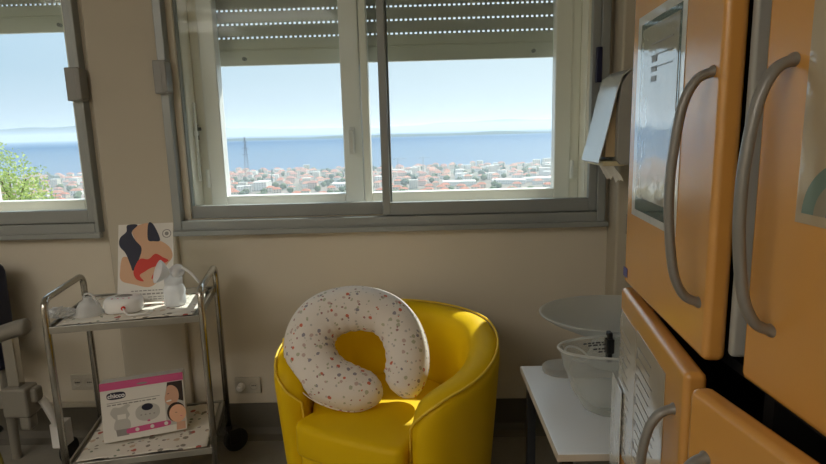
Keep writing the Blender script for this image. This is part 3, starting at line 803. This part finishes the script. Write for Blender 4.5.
# ------------------------------------------------------------------ orange cupboard
cb = thing('cupboard', 'tall orange two-tier cupboard with grey bow handles and doors ajar', 'cupboard', (.70, .79, 0), 0)
def cbl(p): return (p[0] - .70, p[1] - .79, p[2])
bm = B()
for z0, z1 in ((.08, 1.075), (1.10, 1.98)):
    t = .018
    box(bm, -.205, .24, .505, .525, z0, z1); box(bm, -.205, .24, -.525, -.505, z0, z1)
    box(bm, -.205, .24, -.505, .505, z0, z0 + t); box(bm, -.205, .24, -.505, .505, z1 - t, z1)
    box(bm, .225, .24, -.505, .505, z0 + t, z1 - t); box(bm, -.20, .225, -.012, .012, z0 + t, z1 - t)
    box(bm, -.19, .225, -.505, .505, (z0 + z1) / 2 - .009, (z0 + z1) / 2 + .009)
box(bm, -.18, .23, -.51, .51, 1.075, 1.10)
box(bm, -.16, .23, -.51, .51, 0, .08)
obj('carcass', bm, CARC, cb)
def bow(pts, r=.0072):
    bm = B(); p = catmull(pts, 8); n = len(p)
    rs = [r * (1.25 if (i < 3 or i > n - 4) else 1.0) for i in range(n)]
    tube(bm, p, rs, 14, flat=1.25); return bm
def door(loc, th, w, z0, z1, far_hinge, hs, hz, strip=False, lab=None):
    sgn = -1 if far_hinge else 1
    bm = B(); box(bm, 0, .034, min(0, sgn * w), max(0, sgn * w), 0, z1 - z0)
    d = obj('door', bm, ORANGE, cb, loc=cbl((loc[0], loc[1], z0)), rot=(0, 0, th), bevel=.011)
    y = sgn * hs; a, b = hz[1] - z0, hz[0] - z0; m = (a + b) / 2; ddy = .005
    bm = bow([(.004, y, a), (-.022, y, a - .012), (-.040, y, a - .05), (-.050, y, m + .05), (-.052, y, m), (-.050, y, m - .05), (-.040, y, b + .05), (-.022, y, b + .012), (.004, y, b)])
    obj('handle', bm, HANDLE, d, smooth=True)
    for zz in (.10, z1 - z0 - .14):
        bm = B(); box(bm, .004, .034, -.012 if sgn > 0 else 0.0005, -.0005 if sgn > 0 else .012, zz + .012, zz + .057)
        obj('hinge', bm, BLACK, d)
    if strip:
        bm = B(); yy = sgn * w
        box(bm, .036, .060, yy - .010, yy + .006, .012, z1 - z0 - .01); obj('edge_strip', bm, GSTRIP, d, bevel=.006)
    return d
door((.463, 1.301), R(-5.1), .470, 1.09, 1.95, True, .440, (1.175, 1.523), strip=True)
door((.459, 1.303), R(-8.3), .491, .12, 1.08, True, .447, (.64, 1.002))
door((.457, .28), R(1.15), .499, 1.09, 1.95, False, .438, (1.181, 1.522))
door((.444, .28), R(8.1), .498, .12, 1.08, False, .452, (.64, .998))

def on_door(name, label, cat, loc, th, z0, far_hinge, parts, off=.0012):
    """a sheet lying on a door face; parts = list of (name, s0, s1, z0, z1, material, depth)"""
    sgn = -1 if far_hinge else 1
    root = thing(name, label, cat, (loc[0], loc[1], z0), th)
    for nm, shapes, m, d in parts:
        bm = B()
        for s0, s1, a, b in shapes: box(bm, -off - d, -off - d + .0007, min(sgn * s0, sgn * s1), max(sgn * s0, sgn * s1), a - z0, b - z0)
        obj(nm, bm, m, root)
    return root
rr = random.Random(4)
lines = [(.15, .27, 1.598 - .022 * k, 1.600 - .022 * k) for k in range(3)] + [(.155, .185, 1.565 - .018 * k, 1.575 - .018 * k) for k in range(3)]
on_door('poster_sleeve', 'glossy sleeved notice with dark green frame on the upper far door', 'notice', (.463, 1.301), R(-5.1), 1.257, True, [
    ('sleeve', [(.048, .325, 1.257, 1.664)], SHEETW, 0),
    ('printed_frame', [(.075, .306, 1.272, 1.646)], SHEETD, .0009),
    ('printed_field', [(.083, .298, 1.300, 1.634)], SHEETG, .0018),
    ('text_lines', lines, mat('faint_ink', (.20, .19, .17), .3), .0027)])
def slant(x, y, s): return 0
rows = []
for k in range(16): rows.append((.20, .20 + rr.uniform(.09, .15), 1.006 - .02 * k, 1.0075 - .02 * k))
rows2 = []
for k in range(14): rows2.append((.035, .035 + rr.uniform(.06, .10), .985 - .022 * k, .9865 - .022 * k))
on_door('list_sheet', 'printed beige list in a clear sleeve beside the handle of the lower far door', 'sheet', (.459, 1.303), R(-8.3), .70, True, [
    ('sheet', [(.180, .393, .70, 1.036)], SHEETB, 0), ('text_lines', rows + [(.186, .194, .98 - .05 * k, .995 - .05 * k) for k in range(6)], INKG, .0009)])
on_door('rota_sheet', 'printed sheet in a clear sleeve at the far edge of the lower far door', 'sheet', (.459, 1.303), R(-8.3), .70, True, [
    ('sheet', [(.012, .176, .70, 1.030)], SHEETB, 0), ('text_lines', rows2 + [(.018, .026, .955 - .06 * k, .972 - .06 * k) for k in range(5)], INKG, .0009)])
wp = thing('plastic_pocket', 'white glossy plastic pocket hanging past the far edge of the lower door', 'pocket', (.459, 1.303, .56), R(-8.3))
bm = B(); box(bm, -.0062, -.0042, -.075, .035, .0, .29); obj('pocket', bm, SHEETW, wp)
bs = thing('arc_sheet', 'sleeved picture with a teal arch on the near upper door', 'notice', (.457, .28, 1.33), R(1.15))
bm = B(); box(bm, -.0022, -.0012, .20, .408, 0, .29); obj('sleeve', bm, mat('sleeve_brown_print', (.46, .37, .24), .16, bump=(9, .3, .01), coat=.8), bs)
bm = B()
Mx = Matrix.Rotation(R(-90), 4, 'Z')
def arch(cx, cz, r0, r1, mi, x):
    N = 24; a = [(cx + r0 * math.cos(PI * k / N), cz + r0 * math.sin(PI * k / N)) for k in range(N + 1)]; b = [(cx + r1 * math.cos(PI * k / N), cz + r1 * math.sin(PI * k / N)) for k in range(N + 1)]
    pts = a + b[::-1]
    f = bm.faces.new([bm.verts.new((x, y, z)) for y, z in pts]); f.material_index = mi
arch(.335, .012, .042, .062, 0, -.0030); arch(.335, .012, .022, .042, 1, -.0030); arch(.335, .012, .001, .022, 2, -.0030)
obj('printed_arch', bm, [mat('teal_print', (.16, .24, .20), .2, coat=.8), mat('grey_teal_print', (.30, .27, .20), .2, coat=.8), mat('blue_print', (.12, .13, .22), .2, coat=.8)], bs)
bm = B(); box(bm, -.0022, -.0012, -.034, -.004, 0, .021)
st = thing('door_sticker', 'tiny blue sticker at the lower far corner of the upper far door', 'sticker', (.463, 1.301, 1.108), R(-5.1)); obj('label', bm, mat('blue_sticker', (.10, .11, .32), .4), st)

# ------------------------------------------------------------------ unseen fill panels added behind and above the camera to brighten the room
for i, (x, y) in enumerate(((-2.75, -.4), (-1.5, -1.0), (-2.75, -1.6))):
    l = thing('fill_light', ['unseen fill light panel added overhead, nearest the left window', 'unseen fill light panel added overhead, nearest the middle of the ceiling', 'unseen fill light panel added overhead in the rear left corner'][i], 'fill light', (x, y, ZC - .04), 0, 'added fill light panels')
    bm = B(); box(bm, -.62, .62, -.32, .32, .012, .04); obj('fill_housing', bm, WHITEP, l)
    bm = B(); box(bm, -.60, .60, -.30, .30, .0, .011); obj('fill_emitter', bm, FILL_GLOW, l)

# ------------------------------------------------------------------ outside: terrain, lake, hills, town
LAND = mat('land_green', (.10, .115, .08), .9, noise_col=(.02, (.27, .20, .17)))
WATER = mat('lake_water', (.01, .075, .17), .6, bump=(.05, .25, 2.0), spec=.14)
HILL = mat('hill_forest', (.05, .08, .06), .95)
def terrain():
    bm = B(); ys = [10, 60, 120, 200, 300, 450, 620, 800, 1000, 1200, 1400, 1440, 1470]; zs = [-13, -15, -28, -45, -60, -71, -81, -87, -88, -88.5, -89, -89.6, -92]
    xs = [-1600 + 100 * k for k in range(28)]
    g = [[bm.verts.new((x, y + (12 * noise.noise(Vector((x * .01, y * .01, 2))) if y > 1390 else 0), z + (1.2 * noise.noise(Vector((x * .004, y * .004, 0))) if 100 < y < 1300 else 0))) for y, z in zip(ys, zs)] for x in xs]
    for i in range(len(xs) - 1):
        for j in range(len(ys) - 1): bm.faces.new((g[i][j], g[i + 1][j], g[i + 1][j + 1], g[i][j + 1]))
    return bm
tag(obj('hillside', terrain(), LAND, smooth=True), 'hazy green lakeside ground under the town', 'ground', kind='structure')
bm = B(); v = [bm.verts.new(p) for p in ((-42000, 1380, -90), (26000, 1380, -90), (26000, 42000, -90), (-42000, 42000, -90))]; bm.faces.new(v)
tag(obj('lake', bm, WATER), 'wide pale blue lake beyond the town', 'lake', kind='structure')
def ridge(name, label, x0, x1, y, depth, hfun, n=90):
    bm = B(); rows = []
    for i in range(n + 1):
        x = x0 + (x1 - x0) * i / n; e = min(1, min(i, n - i) / 6)
        h = max(1.5, hfun(x)) * e
        rows.append([bm.verts.new((x, y + d * depth, -91 + h * f)) for d, f in ((0, 0), (.12, .30), (.35, .8), (.5, 1), (.7, .75), (1, 0))])
    for a, b in zip(rows, rows[1:]):
        for k in range(5): bm.faces.new((a[k], a[k + 1], b[k + 1], b[k]))
    return tag(obj(name, bm, HILL, smooth=True), label, 'hills', kind='structure')
ridge('peninsula_hill', 'low dark peninsula across the lake', -3300, 4200, 8300, 300, lambda x: 34 + 30 * noise.noise(Vector((x * .0014, 2, 0))))
ridge('far_hill', 'pale hazy hills on the far shore', -18000, 18000, 29000, 3000, lambda x: 330 + 200 * noise.noise(Vector((x * .00015, 5, 0))) + 70 * noise.noise(Vector((x * .00055, 1, 0))) + max(0, x) * .018)
ridge('mountain_hill', 'tall faint mountains to the left across the lake', -34000, -10500, 32000, 5000, lambda x: 820 + 480 * noise.noise(Vector((x * .00011, 9, 0))) + 160 * noise.noise(Vector((x * .00035, 3, 0))))

HW = [mat('house_wall', c, .8) for c in ((.70, .60, .50), (.72, .70, .66), (.66, .50, .42), (.62, .58, .50))]
HR = [mat('roof_tile', c, .85) for c in ((.48, .17, .10), (.52, .24, .16), (.44, .20, .15))]
DARKW = mat('house_window', (.06, .06, .07), .3)
def house(w, d, h, kind):
    bm = B()
    box(bm, -w / 2, w / 2, -d / 2, d / 2, 0, h)
    for f in bm.faces: f.material_index = 0
    if kind == 'hip':
        e = .6; rh = h + w * .22
        a = [bm.verts.new(p) for p in ((-w / 2 - e, -d / 2 - e, h), (w / 2 + e, -d / 2 - e, h), (w / 2 + e, d / 2 + e, h), (-w / 2 - e, d / 2 + e, h))]
        r0, r1 = bm.verts.new((-w / 2 + d * .4, 0, rh)), bm.verts.new((w / 2 - d * .4, 0, rh))
        fs = [bm.faces.new((a[0], a[1], r1, r0)), bm.faces.new((a[1], a[2], r1)), bm.faces.new((a[2], a[3], r0, r1)), bm.faces.new((a[3], a[0], r0)), bm.faces.new(a)]
        for f in fs: f.material_index = 1
    else:
        box(bm, -w / 2 - .3, w / 2 + .3, -d / 2 - .3, d / 2 + .3, h, h + .5, mi=1)
    nw = max(2, int(w / 3.4)); nf = max(1, int(h / 3))
    for f_ in range(nf):
        for k in range(nw):
            x = -w / 2 + w * (k + .5) / nw
            fc = bm.faces.new([bm.verts.new(p) for p in ((x - .6, -d / 2 - .03, f_ * 3 + .9), (x + .6, -d / 2 - .03, f_ * 3 + .9), (x + .6, -d / 2 - .03, f_ * 3 + 2.4), (x - .6, -d / 2 - .03, f_ * 3 + 2.4))]); fc.material_index = 2
    return bm
def gz(y):
    ys = [10, 60, 120, 200, 300, 450, 620, 800, 1000, 1200, 1400, 1500]; zs = [-13, -15, -28, -45, -60, -71, -81, -87, -88, -88.5, -89, -89]
    for a, b, c, d in zip(ys, ys[1:], zs, zs[1:]):
        if a <= y <= b: return c + (d - c) * (y - a) / (b - a)
    return -89
protos = []
for i in range(6):
    bmh = house(random.uniform(11, 17), random.uniform(8, 11), (6.2, 6.5, 9, 6, 9.2, 6.4)[i], 'hip')
    protos.append(('house', obj('house', bmh, [HW[i % 4], HR[i % 3], DARKW])))
for i in range(3):
    bmh = house(random.uniform(14, 24), random.uniform(10, 12), (12, 15, 9)[i], 'flat')
    protos.append(('apartment_block', obj('apartment_block', bmh, [HW[(1, 3, 1)[i]], HW[1], DARKW])))
bmh = house(52, 26, 7, 'flat'); protos.append(('warehouse', obj('warehouse', bmh, [HW[1], HW[1], DARKW])))
LBL = {'house': ('small house with terracotta roof in the hazy lakeside town', 'house', 'terracotta roofed houses of the lakeside town'),
       'apartment_block': ('pale flat-roofed apartment block in the hazy lakeside town', 'building', 'pale blocks of the lakeside town'),
       'warehouse': ('long pale low warehouse at the near edge of the lakeside town', 'building', 'long warehouses of the lakeside town')}
for k, o in protos: tag(o, *LBL[k])
used = set(); placed = []
RG = random.Random(21)
def put(pr, x, y, rz, s=1):
    k, o = pr
    if o.name in used:
        c = o.copy(); C.objects.link(c)
    else: c = o; used.add(o.name)
    c.location = (x, y, gz(y) - .5); c.rotation_euler = (0, 0, rz); c.scale = (s, s, s); placed.append((x, y, 34 if k == 'warehouse' else 15 if k == 'apartment_block' else 10 if k == 'house' else 5))
def free(x, y, r): return all((x - a) ** 2 + (y - b) ** 2 > (r + c) ** 2 for a, b, c in placed)
for x, y in ((140, 930), (196, 955), (-120, 940), (60, 925)): put(protos[9], x, y, RG.uniform(-.2, .2))
tries = 0; cnt = 0
while cnt < 285 and tries < 9000:
    tries += 1
    y = RG.uniform(890, 1415)
    sl = RG.uniform(-.36, .245) if RG.random() < .85 else RG.uniform(-.70, -.56)
    x = sl * y
    if not free(x, y, 9): continue
    pr = protos[RG.randrange(6)] if RG.random() < .84 else protos[6 + RG.randrange(3)]
    put(pr, x, y, RG.uniform(-.5, .5), RG.uniform(.85, 1.15)); cnt += 1
for p in protos:
    if p[1].name not in used: put(p, 0, 1100, 0)
# trees of the town
TREE = [mat('town_leaves', c, .9) for c in ((.07, .11, .045), (.10, .14, .06), (.05, .085, .05))]
TRK = mat('bark', (.12, .09, .06), .9)
def round_tree(h, r, m, spire=False):
    bm = B(); bmesh.ops.create_icosphere(bm, subdivisions=3, radius=1)
    for v in bm.verts:
        d = v.co.copy(); f = 1 + .35 * noise.noise(d * 2.3 + Vector((h, r, 0))) + .15 * noise.noise(d * 6)
        tap = (1 - .75 * max(0, (d.z + .6) / 1.6)) if spire else 1
        v.co = Vector((d.x * r * f * tap, d.y * r * f * tap, h * .56 + d.z * h * .45 * (f if not spire else 1)))
    nf = len(bm.faces); cyl(bm, (0, 0, 0), (0, 0, h * .35), .35, 8)
    bm.faces.ensure_lookup_table()
    for f in bm.faces[nf:]: f.material_index = 1
    return obj('cypress' if spire else 'town_tree', bm, [m, TRK], smooth=True)
tp = [('town_tree', round_tree(8 + i, 4.2 + .6 * i, TREE[i])) for i in range(3)] + [('cypress', round_tree(14, 2.0, TREE[2], True))]
LBT = {'town_tree': ('dark rounded tree among the roofs of the hazy lakeside town', 'tree', 'round trees of the lakeside town'), 'cypress': ('narrow dark cypress among the roofs of the hazy lakeside town', 'tree', 'cypresses of the lakeside town')}
for k, o in tp: tag(o, *LBT[k])
tries = cnt = 0
while cnt < 190 and tries < 9000:
    tries += 1; y = RG.uniform(885, 1400); sl = RG.uniform(-.36, .245) if RG.random() < .85 else RG.uniform(-.70, -.56)
    x = sl * y
    if not free(x, y, 8): continue
    put(tp[RG.choice((0, 1, 2, 0, 1, 2, 3))], x, y, RG.uniform(0, 6), RG.uniform(.8, 1.25)); cnt += 1
def mass(name, label, cat, src, n, r):
    bm = B(); k = tries = 0
    while k < n and tries < 20000:
        tries += 1; y = RG.uniform(560, 1415); sl = RG.uniform(-1.05, .75); x = sl * y
        if (-.36 < sl < .245 or -.70 < sl < -.56) and y > 880: continue
        if not free(x, y, r): continue
        me = src[RG.randrange(len(src))].data; n0 = len(bm.verts); f0 = len(bm.faces)
        bm.from_mesh(me); bm.verts.ensure_lookup_table()
        M_ = Matrix.Translation((x, y, gz(y) - .5)) @ Matrix.Rotation(RG.uniform(-.5, .5), 4, 'Z')
        for v in bm.verts[n0:]: v.co = M_ @ v.co
        placed.append((x, y, 10 if cat == 'houses' else 5)); k += 1
    return bm
h0 = [p[1] for p in protos[:6]]
tag(obj('distant_houses', mass('distant_houses', '', 'houses', h0[:1], 420, 10), list(h0[0].data.materials)), 'rest of the terracotta roofed lakeside town out to both sides', 'houses', kind='stuff')
tag(obj('distant_trees', mass('distant_trees', '', 'trees', [tp[1][1]], 420, 9), list(tp[1][1].data.materials), smooth=True), 'rest of the trees of the lakeside town out to both sides', 'trees', kind='stuff')
# lattice pylon
PYL = mat('pylon_steel', (.22, .23, .24), .5, .6)
def pylon(H):
    bm = B(); bays = 11
    def hw_(t): return 5.0 * (1 - t) ** 1.2 + .5
    for sx, sy in ((-1, -1), (1, -1), (1, 1), (-1, 1)):
        for k in range(bays):
            t0, t1 = k / bays, (k + 1) / bays
            cyl(bm, (sx * hw_(t0), sy * hw_(t0), H * t0), (sx * hw_(t1), sy * hw_(t1), H * t1), .15, 6)
    for k in range(bays):
        t0, t1 = k / bays, (k + 1) / bays; a, b = hw_(t0), hw_(t1)
        for (p, q_) in (((-1, -1), (1, -1)), ((1, -1), (1, 1)), ((1, 1), (-1, 1)), ((-1, 1), (-1, -1))):
            cyl(bm, (p[0] * a, p[1] * a, H * t0), (q_[0] * b, q_[1] * b, H * t1), .07, 5); cyl(bm, (q_[0] * a, q_[1] * a, H * t0), (p[0] * b, p[1] * b, H * t1), .07, 5)
            cyl(bm, (p[0] * a, p[1] * a, H * t0), (q_[0] * a, q_[1] * a, H * t0), .07, 5)
    return bm
py = thing('pylon', 'grey lattice pylon rising above the town in the centre window', 'pylon', (-243, 800, gz(800)))
obj('lattice_mast', pylon(85), PYL, py)
bm = B()
for zt, wv in ((.72, 4.6), (.82, 4.0), (.92, 3.2)):
    z = 85 * zt
    for s in (-1, 1):
        cyl(bm, (0, -.6, z + .8), (s * wv, 0, z), .14, 6); cyl(bm, (0, .6, z - .4), (s * wv, 0, z), .14, 6); cyl(bm, (s * wv, 0, z), (s * wv, 0, z - 1.6), .2, 6)
obj('cross_arm', bm, PYL, py)
for i, (x, y, rz, lab) in enumerate(((-50, 1240, .1, 'left of the two faint tower cranes over the town roofs'), (4, 1260, -.5, 'right of the two faint tower cranes over the town roofs'))):
    cr = thing('tower_crane', lab, 'crane', (x, y, gz(y)), rz)
    bm = B()
    for sx in (-.7, .7):
        for sy in (-.7, .7): cyl(bm, (sx, sy, 0), (sx, sy, 30), .2, 6)
    for k in range(14):
        cyl(bm, (-.7, -.7, k * 2.1), (.7, -.7, k * 2.1 + 2.1), .13, 5); cyl(bm, (.7, .7, k * 2.1), (-.7, .7, k * 2.1 + 2.1), .13, 5)
    obj('mast', bm, PYL, cr)
    bm = B(); cyl(bm, (-9, 0, 30), (17, 0, 30.4), .35, 6); cyl(bm, (0, 0, 30), (0, 0, 35), .3, 6); cyl(bm, (0, 0, 35), (16, 0, 30.5), .12, 5); cyl(bm, (0, 0, 35), (-8.5, 0, 30.2), .12, 5); box(bm, -9.5, -7, -1, 1, 28, 30)
    obj('jib', bm, PYL, cr)
# near tree outside the left window
nt_ = thing('garden_tree', 'bright green leafy tree outside the left window', 'tree', (-17.0, 23.5, -14))
bm = B(); tube(bm, catmull([(0, 0, 0), (.1, .05, 4), (-.1, 0, 8), (.05, 0, 12)], 5), [.32 - .012 * k for k in range(16)], 10)
for k in range(16):
    a = k * 2.4; z = 8 + k * .33; cyl(bm, (0, 0, z), (math.cos(a) * (1.5 - .05 * k), math.sin(a) * (1.5 - .05 * k), z + 1.6), .07, 6, .02)
obj('trunk', bm, TRK, nt_)
LEAF = bpy.data.materials.new('backlit_leaves'); LEAF.use_nodes = True
n_ = LEAF.node_tree; n_.nodes.clear()
oo = n_.nodes.new('ShaderNodeOutputMaterial'); dd = n_.nodes.new('ShaderNodeBsdfDiffuse'); tt = n_.nodes.new('ShaderNodeBsdfTranslucent'); mm = n_.nodes.new('ShaderNodeMixShader')
dd.inputs[0].default_value = (.34, .44, .17, 1); tt.inputs[0].default_value = (.60, .68, .26, 1); mm.inputs[0].default_value = .55
n_.links.new(dd.outputs[0], mm.inputs[1]); n_.links.new(tt.outputs[0], mm.inputs[2]); n_.links.new(mm.outputs[0], oo.inputs[0])
bm = B(); LR = random.Random(2)
for k in range(11000):
    u = LR.random() ** .45; th = LR.uniform(0, 2 * PI); ph = math.acos(LR.uniform(-1, 1))
    d = Vector((math.sin(ph) * math.cos(th), math.sin(ph) * math.sin(th), math.cos(ph)))
    lump = 1 + .35 * noise.noise(d * 2.2 + Vector((1, 4, 2)))
    p = Vector((0, 0, 11.6)) + Vector((d.x * 1.75, d.y * 1.7, d.z * 3.5)) * u * lump
    Mx = Euler((LR.uniform(0, 6), LR.uniform(0, 6), LR.uniform(0, 6))).to_matrix(); s = LR.uniform(.05, .095)
    bm.faces.new([bm.verts.new(p + Mx @ Vector(c)) for c in ((-s * .5, 0, 0), (0, -s * .9, 0), (s * .5, 0, .01), (0, s * .9, 0))])
obj('foliage', bm, LEAF, nt_)

# summer haze over the lake
for (x0, x1, y0, y1, z1, dens, nm, lab) in ((-1700, 700, 330, 1440, -20, .00042, 'town_haze', 'thin pale haze hanging over the roofs of the town'), (-40000, 24000, 1445, 40000, 260, .000062, 'lake_haze', 'pale summer haze lying over the lake')):
    bm = B(); box(bm, x0, x1, y0, y1, -96, z1)
    hz = bpy.data.materials.new(nm); hz.use_nodes = True
    h_ = hz.node_tree; h_.nodes.clear()
    ho = h_.nodes.new('ShaderNodeOutputMaterial'); hv = h_.nodes.new('ShaderNodeVolumeScatter')
    hv.inputs['Color'].default_value = (.82, .92, 1, 1); hv.inputs['Density'].default_value = dens; hv.inputs['Anisotropy'].default_value = .3
    h_.links.new(hv.outputs[0], ho.inputs['Volume'])
    tag(obj('haze', bm, hz), lab, 'haze', kind='stuff')

# ------------------------------------------------------------------ sun + sky
SD = Vector((-.60, -1, -1.33)).normalized()
su = bpy.data.lights.new('sun', 'SUN'); su.energy = 5.0; su.angle = R(.6); su.color = (1, .96, .89)
so = bpy.data.objects.new('sun', su); C.objects.link(so); so.rotation_euler = SD.to_track_quat('-Z', 'Y').to_euler(); so.location = (5, 10, 14)
w = bpy.data.worlds.new('sky'); sc.world = w; w.use_nodes = True
nt = w.node_tree; bg = nt.nodes['Background']
tc = nt.nodes.new('ShaderNodeTexCoord'); sx = nt.nodes.new('ShaderNodeSeparateXYZ'); nt.links.new(tc.outputs['Generated'], sx.inputs[0])
rp = nt.nodes.new('ShaderNodeValToRGB'); e = rp.color_ramp.elements
e[0].position = 0; e[0].color = (.56, .65, .77, 1); e[1].position = 1; e[1].color = (.30, .52, .95, 1)
for p_, c_ in ((.10, (.42, .56, .72, 1)), (.22, (.46, .62, .82, 1)), (.42, (.62, .84, 1.15, 1))): q_ = e.new(p_); q_.color = c_
nt.links.new(sx.outputs['Z'], rp.inputs['Fac'])
dt = nt.nodes.new('ShaderNodeVectorMath'); dt.operation = 'DOT_PRODUCT'; nt.links.new(tc.outputs['Generated'], dt.inputs[0]); dt.inputs[1].default_value = (.95, .1, .3)
mr = nt.nodes.new('ShaderNodeMapRange'); mr.inputs['From Min'].default_value = -.6; mr.inputs['From Max'].default_value = .8; mr.inputs['To Min'].default_value = .0; mr.inputs['To Max'].default_value = .85
nt.links.new(dt.outputs['Value'], mr.inputs['Value'])
r2 = nt.nodes.new('ShaderNodeValToRGB'); e2 = r2.color_ramp.elements      # hazy bright side of the sky, brighter towards the height of the sun
e2[0].position = .14; e2[0].color = (.80, .86, .90, 1); e2[1].position = .45; e2[1].color = (1.15, 1.25, 1.4, 1)
nt.links.new(sx.outputs['Z'], r2.inputs['Fac'])
mx = nt.nodes.new('ShaderNodeMix'); mx.data_type = 'RGBA'; nt.links.new(mr.outputs[0], mx.inputs['Factor']); nt.links.new(rp.outputs['Color'], mx.inputs['A']); nt.links.new(r2.outputs['Color'], mx.inputs['B'])
nt.links.new(mx.outputs['Result'], bg.inputs['Color']); bg.inputs['Strength'].default_value = 1.0

# ------------------------------------------------------------------ camera
cam = bpy.data.cameras.new('camera'); co = bpy.data.objects.new('camera', cam); C.objects.link(co)
cam.sensor_width = 36; cam.lens = 575 / 826 * 36; cam.clip_end = 60000; cam.clip_start = .02
co.matrix_world = Matrix.Translation((0, 0, 1.45)) @ Matrix.Rotation(R(1.0), 4, 'Z') @ Matrix.Rotation(R(90 - 10.06), 4, 'X') @ Matrix.Rotation(R(-1.5), 4, 'Z')
sc.camera = co
